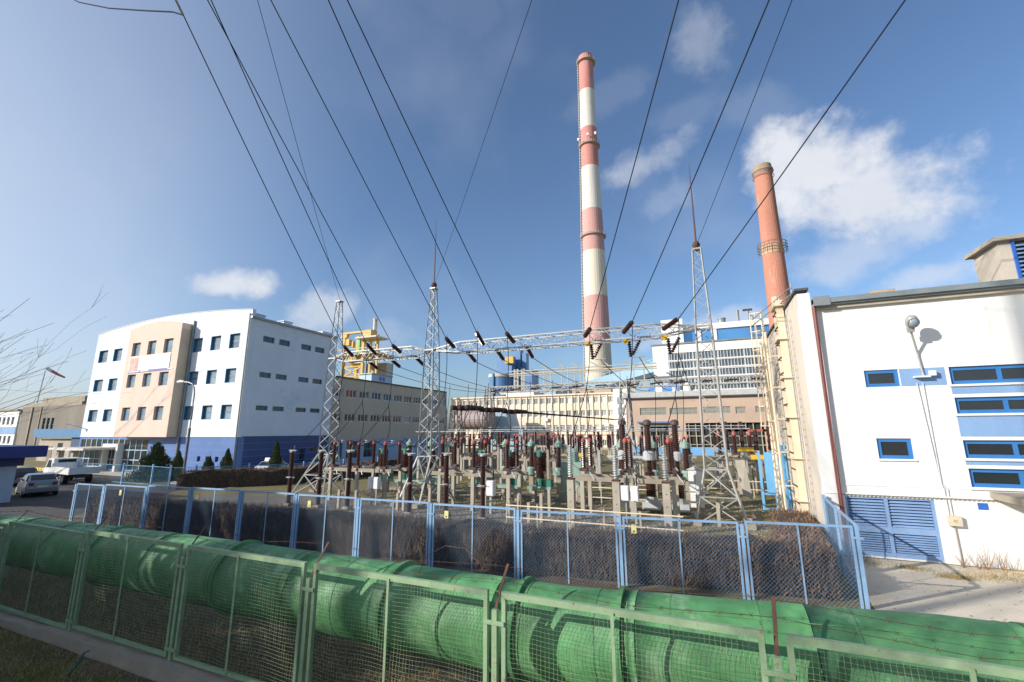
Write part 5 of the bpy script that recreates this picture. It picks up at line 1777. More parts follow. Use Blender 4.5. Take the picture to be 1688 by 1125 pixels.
# tubular busbars over the yard, on brown post insulators
for i, (v, z, ua, ub) in enumerate(((33.2, 4.15, -23.5, -.6), (38.6, 4.3, -23.5, 2.8), (41.0, 4.3, -23.5, 2.8), (46.5, 4.6, -23, 3.0))):
    t = thing('busbar', '%s tubular busbar from the front crossing the yard on brown posts' % ORD[i], 'busbar', (ua, v, 0), group='tubular busbars')
    part('tube', MB().tube([(ua, v, z), (ub, v, z)], .035, 6), gray_mach, t)
    x = ua + .4
    q = 0
    while x < ub:
        o = link('insulator', I_disc, t, (x - ua, 0, z - 1.36))
        part('pillar', MB().box(x - .09, x + .09, v - .09, v + .09, 0, z - 1.362), conc if q % 2 else galv, t)
        x += 3.9
        q += 1
    for k in range(5):
        x = lerp(ua, ub, (k + .5) / 5) + rnd(-.5, .5)
        part('dropper', MB().tube([(x, v, z), (x + .1, v - .3, z - .8), (x + rnd(-.2, .3), v - .8, z - 1.3)], .014, 4), wire_m, t)

# guard rails, low in the yard
for lab, ua, ub, v, zs_ in (('nearest cream guard rail low in the right bay', -8.6, -1.2, 19.2, (.45, .95)), ('cream guard rail behind the concrete posts in the right bay', -7.5, -.6, 26.9, (.4, .95)), ('cream guard rail deep behind the right bay', -5, 3, 33.0, (.5, 1.0))):
    t = thing('guard_rail', lab, 'guard rail', (ua, v, 0), group='cream guard rails')
    for z in zs_:
        part('rail', MB().tube([(ua, v, z), (ub, v, z)], .03, 6), cream_pipe, t)
    x = ua
    while x < ub + .1:
        part('post', MB().box(x - .035, x + .035, v + .03, v + .1, 0, zs_[-1] + .08), conc_light, t)
        x += 1.45
# low concrete stub posts
n_ = 0
for (px_, py_, h_) in ((558, 838, 1.0), (586, 838, .95), (655, 842, .9), (665, 842, 1.1), (708, 848, 1.3), (842, 852, .9), (855, 850, 1.0), (872, 862, .9), (893, 862, 1.3), (906, 852, 1.3), (980, 868, .9), (1186, 850, .85), (1186, 868, 1.0)):
    g = gz(px_, py_)
    single('stub_post', MB().box(-.07 + g.x, .07 + g.x, g.y - .07, g.y + .07, 0, h_), conc_light, '%s from the left of the short concrete stub posts near the blue fence' % ORD[n_], 'stub post', (g.x, g.y, 0), 'concrete stub posts')
    n_ += 1
# cable trench lids
for i, (u, v, l) in enumerate(((-13, 28.6, 9), (-4.5, 29.2, 6), (-20, 28.4, 7))):
    t = thing('trench_cover', ['row of concrete trench slabs in the middle bay', 'row of concrete trench slabs in the right bay', 'row of concrete trench slabs in the left bay'][i], 'trench cover', (u, v, 0))
    for k in range(int(l / .62)):
        part('slab', MB().box(-l / 2 + k * .62, -l / 2 + k * .62 + .59, -.4, .4, .0, .09 + rnd(0, .02)), conc, t, world=False)

# ------------------------------------------------------------------ green heating pipe
PV, PZ, PR = 6.78, 1.36, .615
PI = thing('heating_pipe', 'long thick green painted heating pipe behind the green fence', 'pipe', (0, PV, 0))


def dip(u):
    return -.20 * max(0.0, min(1.0, (-u - 11) / 9.0))


def lift(u):
    return dip(u) + .06 * max(0.0, min(1.0, (-u - 11) / 9.0)) + .13 * max(0.0, min(1.7, (u + 2.0) / 2.5))


def pipe_piece(u0, u1, r, seg=36, step=.35, wob=.006):
    n_ = max(2, int((u1 - u0) / step))
    pts, rs = [], []
    for i in range(n_ + 1):
        u = lerp(u0, u1, i / n_)
        pts.append((u, PV, PZ + lift(u)))
        rs.append(r + rnd(-wob, wob))
    return MB().tube(pts, rs, seg, cap=True)


joints = [-40, -34, -28, -22.6, -17.2, -13.4, -9.0, -5.05, -1.1, 2.9, 8, 13, 19]
for a, b in zip(joints, joints[1:]):
    nsh = max(1, round((b - a) / 2.2))
    for q in range(nsh):
        c_, d_ = lerp(a, b, q / nsh), lerp(a, b, (q + 1) / nsh)
        part('jacket', pipe_piece(c_ + .004, d_ - .004, PR, step=.3, wob=.004), pipe_m if (q + int(a)) % 3 else pipe_m2, PI, smooth=True)
for i, u in enumerate(joints[1:-1]):
    wide = .05 if i % 2 else .10
    part('collar', pipe_piece(u - wide, u + wide, PR + .014, step=.05, wob=0), pipe_m, PI, smooth=True)
u = -27.0
while u < 14:
    part('lap_seam', pipe_piece(u - .012, u + .012, PR + .0055, step=.02, wob=0), pipe_m2, PI, smooth=False)
    u += rnd(.95, 1.35)
for ang_, ua_, ub_ in ((1.05, -27, 14), (2.35, -27, 14)):
    pts = []
    u = ua_
    while u <= ub_:
        pts.append((u, PV - (PR + .003) * math.cos(ang_), PZ + lift(u) + (PR + .003) * math.sin(ang_)))
        u += .5
    part('long_seam', MB().tube(pts, .007, 4), pipe_m2, PI)
for u in (-13.2, -8.85, -4.93, -2.72, -1.25):
    part('flange', pipe_piece(u - .03, u + .03, PR + .055, step=.03, wob=0), pipe_m, PI, smooth=False)
for u in (-26, -19.5, 12):
    part('saddle', MB().box(u - .15, u + .15, PV - .45, PV + .45, 0, PZ + lift(u) - .45), conc, PI)

# ------------------------------------------------------------------ green mesh fence in the foreground
GV = 5.72
gposts = [-23.0, -19.3, -15.8, -12.35, -9.05, -5.94, -2.72, .44, 3.6, 6.8]
PL = thing('fence_plinth', 'low rough concrete plinth under the green mesh fence', 'plinth', (0, GV, 0))
pl = []
x = -30.0
while x < 9:
    pl.append(x)
    x += .5
vs, fs = [], []
for x in pl:
    h_ = .24 + rnd(-.03, .03) + dip(x) * .8
    a_, b_ = .17 + rnd(-.02, .02), .16 + rnd(-.02, .02)
    vs += [(x, GV - a_ - .03, -.3), (x, GV - a_, h_ - .02), (x, GV + b_, h_), (x, GV + b_ + .03, -.3)]
for i in range(len(pl) - 1):
    for k in range(3):
        fs.append((i * 4 + k, (i + 1) * 4 + k, (i + 1) * 4 + k + 1, i * 4 + k + 1))
part('wall', MB().add(vs, fs), conc, PL)


def woven(w, z0, z1, pitch, r, wav):
    mb_ = MB()
    n_ = int(w / pitch)
    ph = rnd(0, 6)
    for i in range(1, n_):
        x = w * i / n_
        pts = [(x + .006 * math.sin(ph + x * 5 + j), .004 * (-1) ** i + .012 * math.sin(ph + j * .9 + x), lerp(z0, z1, j / 8)) for j in range(9)]
        mb_.tube(pts, r, 3, False)
    m_ = int((z1 - z0) / pitch)
    for j in range(1, m_):
        z = lerp(z0, z1, j / m_)
        pts = [(w * i / 16, -.004 * (-1) ** j + .012 * math.sin(ph + i * .8 + z), z + wav * math.sin(ph + i * .9 + z * 1.7)) for i in range(17)]
        mb_.tube(pts, r, 3, False)
    return mb_


for i in range(len(gposts) - 1):
    a, b = gposts[i] + .10, gposts[i + 1] - .10
    dz = dip((a + b) / 2)
    names = {0: 'green mesh fence panel at the far left edge', len(gposts) - 2: 'green mesh fence panel at the far right edge'}
    t = thing('mesh_fence_panel', names.get(i, '%s green mesh fence panel from the left in the foreground' % ORD[i]), 'fence panel', (a, GV, dz), group='green foreground fence panels')
    w = b - a
    z0, z1 = .30, 2.17
    part('frame', MB().box(0, .055, -.03, .03, z0, z1).box(w - .055, w, -.03, .03, z0, z1).box(.055, w - .055, -.03, .03, z1 - .075, z1).box(.055, w - .055, -.03, .03, z0, z0 + .05), green_fence_m, t, world=False)
    part('middle_bar', MB().box(w * .47, w * .47 + .04, -.045, -.032, z0 + .02, z1 - .04), green_fence_m, t, world=False)
    part('wire_mesh', woven(w - .1, z0 + .05, z1 - .07, .052, .0021, .012), green_mesh_m, t, world=False, loc=(.05, 0, 0), kind='stuff')
for i, u in enumerate(gposts):
    dz = dip(u)
    t = thing('fence_post', '%s green fence post from the left in the foreground, with a rusty barbed wire arm' % ORD[i], 'fence post', (u, GV, dz), group='green foreground fence posts')
    part('post', MB().box(-.035, .035, -.035, .035, 0, 1.95), green_fence_m, t, world=False)
    part('hasp', MB().box(-.14, .14, -.05, -.036, 1.78, 1.83), green_fence_m, t, world=False)
    part('hasp', MB().box(-.14, .14, -.05, -.036, .42, .47), green_fence_m, t, world=False)
    part('arm', MB().bar((0, 0, 1.92), (.02, .10, 2.14), .04, .010).bar((.02, .10, 2.14), (.05, .30, 2.42), .04, .010), rust, t, world=False)
for k, (dy, z) in enumerate(((.18, 2.25), (.29, 2.40))):
    mb_ = MB()
    pts = []
    u = -23.0
    while u < 6.9:
        near = min(gposts, key=lambda g_: abs(g_ - u))
        pts.append((u, GV + dy + rnd(-.01, .01), z + dip(u) - .10 * min(1, abs(u - near) / 1.55) + rnd(-.008, .008)))
        u += .31
    mb_.tube(pts, .003, 4)
    for p in pts:
        mb_.bar((p[0] - .018, p[1] - .01, p[2] - .02), (p[0] + .018, p[1] + .01, p[2] + .02), .003).bar((p[0] + .018, p[1] - .01, p[2] - .018), (p[0] - .018, p[1] + .01, p[2] + .02), .004)
    single('barbed_wire', mb_, rust, ['lower rusty barbed wire strand above the green fence', 'upper rusty barbed wire strand above the green fence'][k], 'barbed wire', (-23, GV + dy, z), 'barbed wire strands')
single('wire_tangle', MB().tube([gv(690, 945, 6.1), gv(705, 915, 6.4), gv(735, 900, 6.5), gv(768, 905, 6.4), gv(790, 930, 6.2)], .006, 4), rust, 'loose loop of rusty wire resting over the green pipe', 'wire', (-4, 6.3, 2.0))
hs_ = MB().tube([gz(112, 1112, .02), gz(126, 1098, .2), gz(133, 1085, .33), gz(139, 1076, .42), gz(147, 1073, .44)], .018, 6)
single('bent_tube', hs_, M('teal_tube', (.05, .16, .12), .5), 'short bent green tube sticking out of the plinth at lower left', 'tube', (-10, 5.3, 0))

# ------------------------------------------------------------------ blue chain-link fence
bp = [(127, 797), (174, 799.5), (244, 801), (316, 803), (399, 808), (490, 814), (592, 820.5), (711, 828.5), (854, 839), (1021, 850), (1222, 862), (1410, 863)]
fa, fm_, fb = Vector((-27.0, 11.9)), Vector((-5.6, 12.95)), Vector((3.1, 14.06))


def fence_pt(px, py):
    d = ray(px, py)
    fa, fb_ = (globals()['fa'], fm_) if px <= 854 else (fm_, fb)
    fn = Vector((-(fb_ - fa).y, (fb_ - fa).x))
    t = fn.dot(fa) / (fn.x * d.x + fn.y * d.y)
    return Vector((d.x * t, d.y * t, CAM_H + d.z * t))


fp = [fence_pt(*p) for p in bp]


def chain(w, z0, z1, pitch, r):
    mb_ = MB()
    h_ = z1 - z0
    n_ = int((w + h_) / pitch)
    for i in range(1, n_):
        c = i * pitch
        x0, y0 = (c, 0) if c <= w else (w, c - w)
        x1, y1 = (c - h_, h_) if c - h_ >= 0 else (0, c)
        for s_ in (0, 1):
            p = Vector((x0 if s_ == 0 else w - x0, .004 if s_ else -.004, z0 + y0))
            q = Vector((x1 if s_ == 0 else w - x1, .004 if s_ else -.004, z0 + y1))
            if (q - p).length > .02:
                mb_.tube([p, q], r, 3, False)
    return mb_


ang0 = math.atan2((fb - fa).y, (fb - fa).x)


def blue_panel_at(p, q, label, group, ztop, zbot=-.06, plate=None, mid=True):
    d = q - p
    ang = math.atan2(d.y, d.x)
    w = d.to_2d().length - .16
    t = thing('chain_link_panel', label, 'fence panel', (p.x + .08 * math.cos(ang), p.y + .08 * math.sin(ang), 0), ang, group)
    part('frame', MB().box(0, .05, -.025, .025, zbot, ztop).box(w - .05, w, -.025, .025, zbot, ztop).box(.05, w - .05, -.025, .025, ztop - .055, ztop).box(.05, w - .05, -.025, .025, zbot, zbot + .05), blue_fence_m, t, world=False)
    if mid:
        part('middle_bar', MB().box(w * .5 - .018, w * .5 + .018, -.04, -.027, zbot + .02, ztop - .02), blue_fence_m, t, world=False)
    part('chain_link', chain(w - .08, zbot + .04, ztop - .05, .10, .0032), blue_mesh_m, t, world=False, loc=(.04, 0, 0), kind='stuff')
    if plate is not None:
        pt_ = part('warning_plate', MB().box(plate * w - .07, plate * w + .07, -.06, -.045, ztop - .42, ztop - .20), sign_y, t, world=False)
        part('symbol', MB().add([(plate * w - .035, -.0615, ztop - .39), (plate * w + .035, -.0615, ztop - .39), (plate * w, -.0615, ztop - .33)], [(0, 1, 2)]), sign_k, pt_, world=False)
    return t


plates = {1: .42, 3: .13, 5: .22, 7: .18, 9: .10}
for i in range(len(fp) - 1):
    zt_ = (fp[i].z + fp[i + 1].z) / 2
    lab = 'rightmost blue chain-link panel at the fence corner' if i == len(fp) - 2 else 'leftmost blue chain-link panel beside the road' if i == 0 else '%s blue chain-link panel from the left in front of the hedge' % ORD[i]
    blue_panel_at(fp[i], fp[i + 1], lab, 'blue chain-link panels', zt_, plate=plates.get(i))
for i, p in enumerate(fp):
    t = thing('blue_fence_post', '%s blue fence post from the left before the hedge' % ORD[i] if i < len(fp) - 1 else 'corner post of the blue fence nearest the louvred gate', 'fence post', (p.x, p.y, 0), ang0, 'blue fence posts')
    part('post', MB().box(-.04, .04, -.04, .04, -.1, p.z - .03), blue_fence_m, t, world=False)
    part('hasp', MB().box(-.12, .12, -.045, -.041, p.z - .36, p.z - .31), blue_fence_m, t, world=False)
c0 = fp[-1].copy()
cpts = [c0, Vector((3.27, 16.8, 0)), Vector((3.46, 19.35, 0))]
for i in range(2):
    a, b = cpts[i], cpts[i + 1]
    blue_panel_at(a, b, ['blue chain-link return panel from the corner towards the white wall', 'blue chain-link return panel touching the white wall'][i], 'blue return fence panels', 1.93 - .02 * i, mid=True)
    t = thing('blue_fence_post', ['blue post midway along the return fence', 'blue post of the return fence against the white wall'][i], 'fence post', (b.x, b.y, 0), 0, 'blue return posts')
    part('post', MB().box(-.04, .04, -.04, .04, -.1, 1.95), blue_fence_m, t, world=False)
    part('cap', MB().box(-.045, .045, -.045, .045, 1.952, 1.97), blue_fence_m, t, world=False)


# ------------------------------------------------------------------ hedges
def hedge(label, path, hw, h, n_tw, dry=.15, seed=1, group='trimmed hedges', dryband=None):
    random.seed(seed)
    P = [Vector((p[0], p[1], 0)) for p in path]
    t = thing('hedge', label, 'hedge', tuple(P[0]), group=group)
    seglen = [(P[i + 1] - P[i]).length for i in range(len(P) - 1)]
    tot = sum(seglen)

    def at_(s):
        i = 0
        while i < len(seglen) - 1 and s > seglen[i]:
            s -= seglen[i]
            i += 1
        d = (P[i + 1] - P[i]).normalized()
        return P[i] + d * s, Vector((-d.y, d.x, 0)), d
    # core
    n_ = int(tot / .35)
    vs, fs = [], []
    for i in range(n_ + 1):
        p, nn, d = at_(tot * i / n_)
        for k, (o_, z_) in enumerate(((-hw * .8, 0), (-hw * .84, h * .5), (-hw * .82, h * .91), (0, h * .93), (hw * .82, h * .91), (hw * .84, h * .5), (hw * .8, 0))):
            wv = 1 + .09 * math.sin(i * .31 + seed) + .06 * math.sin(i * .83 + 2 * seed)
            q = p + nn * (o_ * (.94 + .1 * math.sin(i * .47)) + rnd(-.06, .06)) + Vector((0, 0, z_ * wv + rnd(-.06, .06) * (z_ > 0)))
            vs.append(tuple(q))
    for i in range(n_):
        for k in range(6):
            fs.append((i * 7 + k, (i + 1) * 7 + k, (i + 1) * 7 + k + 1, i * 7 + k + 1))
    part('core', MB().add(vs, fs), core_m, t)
    tw, dr = MB(), MB()
    for i in range(n_tw):
        p, nn, d = at_(rnd(0, tot))
        side = random.random()
        if side < .52:
            o_ = -hw * rnd(.72, .92)
            z_ = rnd(.02, h * .93)
            dirv = (-nn * rnd(.1, .7) + d * rnd(-.6, .6) + Vector((0, 0, rnd(.4, 1.1)))).normalized()
        elif side < .9:
            o_ = hw * rnd(-.85, .85)
            z_ = h * rnd(.84, .93)
            dirv = (nn * rnd(-.5, .5) + d * rnd(-.5, .5) + Vector((0, 0, 1.0))).normalized()
        else:
            o_ = hw * rnd(.72, .9)
            z_ = rnd(.1, h * .93)
            dirv = (nn * rnd(.1, .7) + d * rnd(-.6, .6) + Vector((0, 0, rnd(.4, 1.1)))).normalized()
        b = p + nn * o_ + Vector((0, 0, z_))
        l = rnd(.09, .22) * (1.0 if side < .52 else rnd(.8, 2.2))
        w = rnd(.004, .009)
        sv_ = dirv.cross(Vector((rnd(-1, 1), rnd(-1, 1), rnd(-1, 1)))).normalized() * w
        isdry = random.random() < (dry if dryband is None or not (dryband[0] < b.x < dryband[1]) else .75)
        if isdry:
            sv_ *= 2.6
            l *= .55
            dr.add([b - sv_, b + sv_, b + dirv * l + sv_ * .5, b + dirv * l - sv_ * .3], [(0, 1, 2, 3)])
        else:
            tw.add([b - sv_, b + sv_, b + dirv * l], [(0, 1, 2)])
    sm = MB()
    for i in range(n_tw // 9):
        p, nn, d = at_(rnd(0, tot))
        b = p + nn * (-hw * rnd(.80, .95)) + Vector((0, 0, rnd(0, h * .75)))
        dirv = (-nn * rnd(-.1, .25) + d * rnd(-.45, .45) + Vector((0, 0, 1))).normalized()
        sv_ = d * rnd(.004, .008)
        sm.add([b - sv_, b + sv_, b + dirv * rnd(.22, .55)], [(0, 1, 2)])
    part('stems', sm, stem_m, t, kind='stuff')
    part('twigs', tw, twig_m, t, kind='stuff')
    if dr.v:
        part('dry_leaves', dr, twig_dry, t, kind='stuff')
    return t


hedge('long clipped brown hedge right behind the blue chain-link fence', [(-27.0, 12.85), (-5.6, 13.9), (2.6, 15.0)], .62, 1.22, 46000, .14, 3, dryband=(.4, 4))
hedge('rusty brown hedge along the return fence beside the cream wall', [(2.2, 15.7), (2.5, 19.4), (2.75, 22.5)], .75, .95, 8000, .8, 4)
hedge('dark brown clipped hedge in front of the navy side of the office block', [(-37.2, 22.4), (-33.0, 26.5), (-30.5, 34), (-29.5, 41)], .7, 1.35, 15000, .4, 5)
random.seed(11)

# ------------------------------------------------------------------ thujas
def thuja(label, u, v, h, r, seed):
    random.seed(seed)
    t = thing('thuja', label, 'conifer', (u, v, 0), group='conifers by the office block')
    part('trunk', MB().tube([(0, 0, 0), (0, 0, h * .9)], [.06, .015], 6), bark_m, t, world=False)
    mb_ = MB()
    kk = max(1.0, h / 4)
    for i in range(int((5200 if h < 5 else 2700) * h / 3)):
        z = h * (1 - math.sqrt(random.random())) if random.random() < .8 else rnd(0, h)
        rr = r * (1 - z / h) ** .75 * rnd(.45, 1.08) * (1 + .18 * math.sin(z * 5 + seed))
        a = rnd(0, 2 * math.pi)
        p = Vector((rr * math.cos(a), rr * math.sin(a), z + .05))
        up = Vector((math.cos(a) * .35, math.sin(a) * .35, 1)).normalized()
        sd = Vector((-math.sin(a + rnd(-.9, .9)), math.cos(a + rnd(-.9, .9)), 0)) * rnd(.03, .07) * kk
        l = rnd(.12, .3) * kk
        mb_.add([p - sd * .4, p - sd + up * l * .5, p + up * l, p + sd + up * l * .5], [(0, 1, 2, 3)])
    part('crown', mb_, thuja_m, t, world=False)
    return t


for lab, px_, py_, vv, top in (('broad dark conifer in front of the glazed office entrance', 251, 800, 25.2, 733), ('slim conifer left of the street lamp', 289, 793, 26.0, 748), ('small conifer right of the street lamp', 341, 790, 26.6, 757),
                               ('slender conifer at the tiled corner of the office block', 371, 788, 27.2, 744), ('young conifer against the navy side of the office block', 453, 780, 31.5, 731)):
    g = gv(px_, py_, vv)
    hz_ = gv(px_, top, vv).z
    if 'navy' in lab:
        g = gu(px_, 770, -37.2)
        vv = g.y
        hz_ = gu(px_, 731, -37.2).z
    thuja(lab, g.x, vv, hz_, 1.7 if 'broad' in lab else .65, int(px_))
random.seed(12)

# ------------------------------------------------------------------ low inner fence and lamp post near the office
inner = [(-52, 22.6), (-45, 22.6), (-41, 22.6), (-38.2, 22.3), (-36.6, 23.2), (-34.3, 25.9), (-32.2, 29.4), (-31.2, 33), (-30.6, 37), (-30.3, 41)]
teal_f = M('teal_fence_paint', (.12, .30, .44), .5, .1, 2)
for i in range(len(inner) - 1):
    a, b = Vector((*inner[i], 0)), Vector((*inner[i + 1], 0))
    d = b - a
    t = thing('inner_fence_section', '%s section from the left of the low pale blue fence before the office block' % ORD[i], 'fence', (a.x, a.y, 0), math.atan2(d.y, d.x), 'low inner fence')
    w = d.length
    h_ = 1.55
    part('rail', MB().box(.05, w - .05, -.02, .02, h_ - .05, h_), teal_f, t, world=False)
    part('rail', MB().box(.05, w - .05, -.02, .02, .12, .17), teal_f, t, world=False)
    part('post', MB().box(-.06, .05, -.05, .05, 0, h_ + .15), blue_fence_m, t, world=False)
    part('mesh', chain(w - .1, .15, h_ - .05, .12, .004), teal_f, t, world=False, loc=(.05, 0, 0), kind='stuff')
lb = Vector((-38.9, 23.7, 0))
LPp = thing('street_lamp', 'grey street lamp with a bent arm in front of the office block', 'street lamp', tuple(lb))
zt1 = gv(318, 650, lb.y).z
part('lower_pole', MB().tube([(0, 0, 0), (0, 0, zt1 * .62)], .10, 8), M('lamp_pole_dark', (.16, .15, .14), .6), LPp, world=False)
arm = [(0, 0, zt1 * .62), (0, 0, zt1), (-.08, -.02, zt1 + .5), (-.35, -.06, zt1 + .85), (-.8, -.1, zt1 + 1.0), (-1.5, -.15, zt1 + 1.05)]
part('arm', MB().tube(arm, .06, 8), galv, LPp, world=False)
part('head', MB().tube([(-1.3, -.14, zt1 + 1.05), (-1.75, -.17, zt1 + 1.08), (-2.1, -.2, zt1 + 1.08)], [.09, .17, .10], 10), M('lamp_pale', (.66, .64, .60), .5), LPp, world=False)

# ------------------------------------------------------------------ vehicles
def wheel(t, x, y, r=.31, w=.2, name='wheel'):
    s_ = -1 if y < 0 else 1
    o = part(name, MB().tube([(x, y - w / 2, r), (x, y + w / 2, r)], r, 16), tyre_m, t, world=False)
    part('rim', MB().tube([(x, y + s_ * (w / 2 + .001), r), (x, y + s_ * (w / 2 + .02), r)], r * .62, 12), gray_mach, o, world=False)
    return o


def loft(secs):
    vs, fs = [], []
    n_ = len(secs[0])
    for s_ in secs:
        vs += s_
    for i in range(len(secs) - 1):
        for k in range(n_):
            j = (k + 1) % n_
            fs.append((i * n_ + k, i * n_ + j, (i + 1) * n_ + j, (i + 1) * n_ + k))
    fs.append(tuple(range(n_))[::-1])
    fs.append(tuple(range((len(secs) - 1) * n_, len(secs) * n_)))
    return MB().add(vs, fs)


def hatchback(name, label, loc, rot, paint):
    """front towards -x"""
    t = thing(name, label, 'car', loc, rot)

    def sec(x, zb, zt, hw_, sh):
        return [(x, -hw_, zb), (x, hw_, zb), (x, hw_ * 1.02, zb + (zt - zb) * .55), (x, hw_ * .95, zt - .02), (x, hw_ * .8, zt + sh), (x, -hw_ * .8, zt + sh), (x, -hw_ * .95, zt - .02), (x, -hw_ * 1.02, zb + (zt - zb) * .55)]
    body = [sec(-2.0, .32, .62, .66, .02), sec(-1.93, .24, .70, .78, .03), sec(-1.4, .2, .84, .84, .05), sec(-.75, .18, .93, .86, .03), sec(.6, .18, .98, .86, .02), sec(1.5, .2, 1.02, .85, .02), sec(1.86, .28, 1.0, .80, .02), sec(1.95, .36, .9, .72, .0)]
    part('body', loft(body), paint, t, smooth=False, world=False)

    def cab(x, hw_, z):
        return [(x, -hw_, .93), (x, hw_, .93), (x, hw_ * .9, (z + .93) / 2 + .05), (x, hw_ * .78, z), (x, -hw_ * .78, z), (x, -hw_ * .9, (z + .93) / 2 + .05)]
    part('cabin', loft([cab(-.95, .80, .96), cab(-.2, .80, 1.40), cab(.3, .81, 1.47), cab(1.2, .80, 1.42), cab(1.72, .76, 1.10), cab(1.86, .72, .98)]), paint, t, world=False)
    part('windscreen', MB().add([(-.93, -.66, 1.0), (-.93, .66, 1.0), (-.24, .60, 1.39), (-.24, -.60, 1.39)], [(0, 1, 2, 3)]), glass, t, world=False)
    part('rear_window', MB().add([(1.235, -.56, 1.40), (1.235, .56, 1.40), (1.75, .62, 1.1), (1.75, -.62, 1.1)], [(0, 1, 2, 3)]), glass, t, world=False)
    for s_ in (-1, 1):
        part('side_window', MB().add([(-.6, s_ * .815, 1.0), (.25, s_ * .815, 1.0), (.25, s_ * .70, 1.40), (-.15, s_ * .70, 1.36)], [(0, 1, 2, 3)]), glass, t, world=False)
        part('side_window', MB().add([(.32, s_ * .815, 1.0), (1.45, s_ * .80, 1.03), (1.2, s_ * .70, 1.37), (.32, s_ * .70, 1.40)], [(0, 1, 2, 3)]), glass, t, world=False)
        part('tail_light', MB().box(1.88, 1.968, s_ * .56 - .13, s_ * .56 + .13, .74, .93), red_lens, t, world=False)
        part('headlight', MB().box(-1.97, -1.9, s_ * .52 - .14, s_ * .52 + .14, .56, .68), glass_lite, t, world=False)
        for x in (-1.25, 1.2):
            wheel(t, x, s_ * .76)
        part('mirror', MB().box(-.62, -.5, s_ * .92 - .09, s_ * .92 + .09, .98, 1.1), paint, t, world=False)
    part('number_plate', MB().box(1.945, 1.96, -.26, .26, .62, .73), M('plate_white', (.7, .7, .68), .5), t, world=False)
    part('bumper', MB().box(1.9, 2.0, -.74, .74, .34, .56), M('bumper_grey', (.2, .2, .21), .5), t, world=False)
    return t


g = gz(46, 818)
hatchback('hatchback_car', 'silver hatchback seen from behind beside the blue-roofed kiosk', (g.x - .5, g.y + .6, 0), R(-14), silver)
g2_ = gz(18, 806)
hatchback('parked_car', 'dark car partly hidden behind the silver hatchback', (g2_.x - 2.5, g2_.y + 1.2, 0), R(-10), M('dark_grey_paint', (.05, .055, .06), .3))
# flatbed truck
g = gz(92, 797)
TR = thing('flatbed_truck', 'small white flatbed truck parked in front of the office entrance', 'truck', (g.x, g.y + .9, 0), R(-6))
part('chassis', MB().box(-2.9, 2.6, -.45, .45, .5, .7), M('chassis_dark', (.05, .05, .05), .8), TR, world=False)
part('bed_floor', MB().box(-1.1, 2.75, -1.0, 1.0, .82, .92), van_white, TR, world=False)
for nm, bxs in (('side_board', (-1.1, 2.75, -1.03, -.98, .8, 1.35)), ('side_board', (-1.1, 2.75, .98, 1.03, .8, 1.35)), ('tail_board', (2.752, 2.80, -1.0, 1.0, .8, 1.35)), ('head_board', (-1.15, -1.102, -1.0, 1.0, .8, 1.6))):
    part(nm, MB().box(*bxs), van_white, TR, world=False)
cabm = MB().prism([(-3.3, .55), (-1.25, .55), (-1.25, 1.98), (-2.5, 2.0), (-3.05, 1.25), (-3.3, 1.15)], -.88, .88)
part('cab', cabm, van_white, TR, world=False)
for s_ in (-1, 1):
    part('cab_window', MB().add([(-2.85, s_ * .884, 1.25), (-1.75, s_ * .884, 1.25), (-1.75, s_ * .884, 1.85), (-2.45, s_ * .884, 1.85)], [(0, 1, 2, 3)]), glass, TR, world=False)
    wheel(TR, -2.4, s_ * .78, .34)
    wheel(TR, 1.4, s_ * .78, .34, .3)
part('windscreen', MB().add([(-3.03, -.78, 1.31), (-3.03, .78, 1.31), (-2.54, .74, 1.95), (-2.54, -.74, 1.95)], [(0, 1, 2, 3)]), glass, TR, world=False)
part('rear_cab_window', MB().box(-1.249, -1.24, -.6, .6, 1.65, 1.9), glass, TR, world=False)
# cars by the office side
g = gu(430, 778, -36.2)
hatchback('white_estate_car', 'pale car with a roof box parked along the navy side of the office block', (-38.9, 32.2, 0), R(-80), M('pale_car_paint', (.55, .62, .68), .25, .05, 2))
part('roof_box', MB().prism([(-.4, 1.5), (1.2, 1.5), (1.1, 1.78), (-.2, 1.75)], -.35, .35), white_cab, bpy.data.objects['white_estate_car'], world=False)
hatchback('white_estate_car', 'second pale car with an open tailgate farther along the navy side', (-38.6, 38.0, 0), R(-80), M('pale_car_paint', (.55, .62, .68)))
# yellow kerb blocks
for i in range(12):
    u = gv(30 + i * 4.4, 775, 27.5).x
    t = single('kerb_block', MB().prism([(u - .42, 0), (u + .42, 0), (u + .3, .24), (u - .3, .24)], 27.3, 27.7), yellow_p, '%s from the left of the yellow kerb blocks before the low shed' % ORD[i], 'kerb block', (u, 27.5, 0), 'yellow kerb blocks')

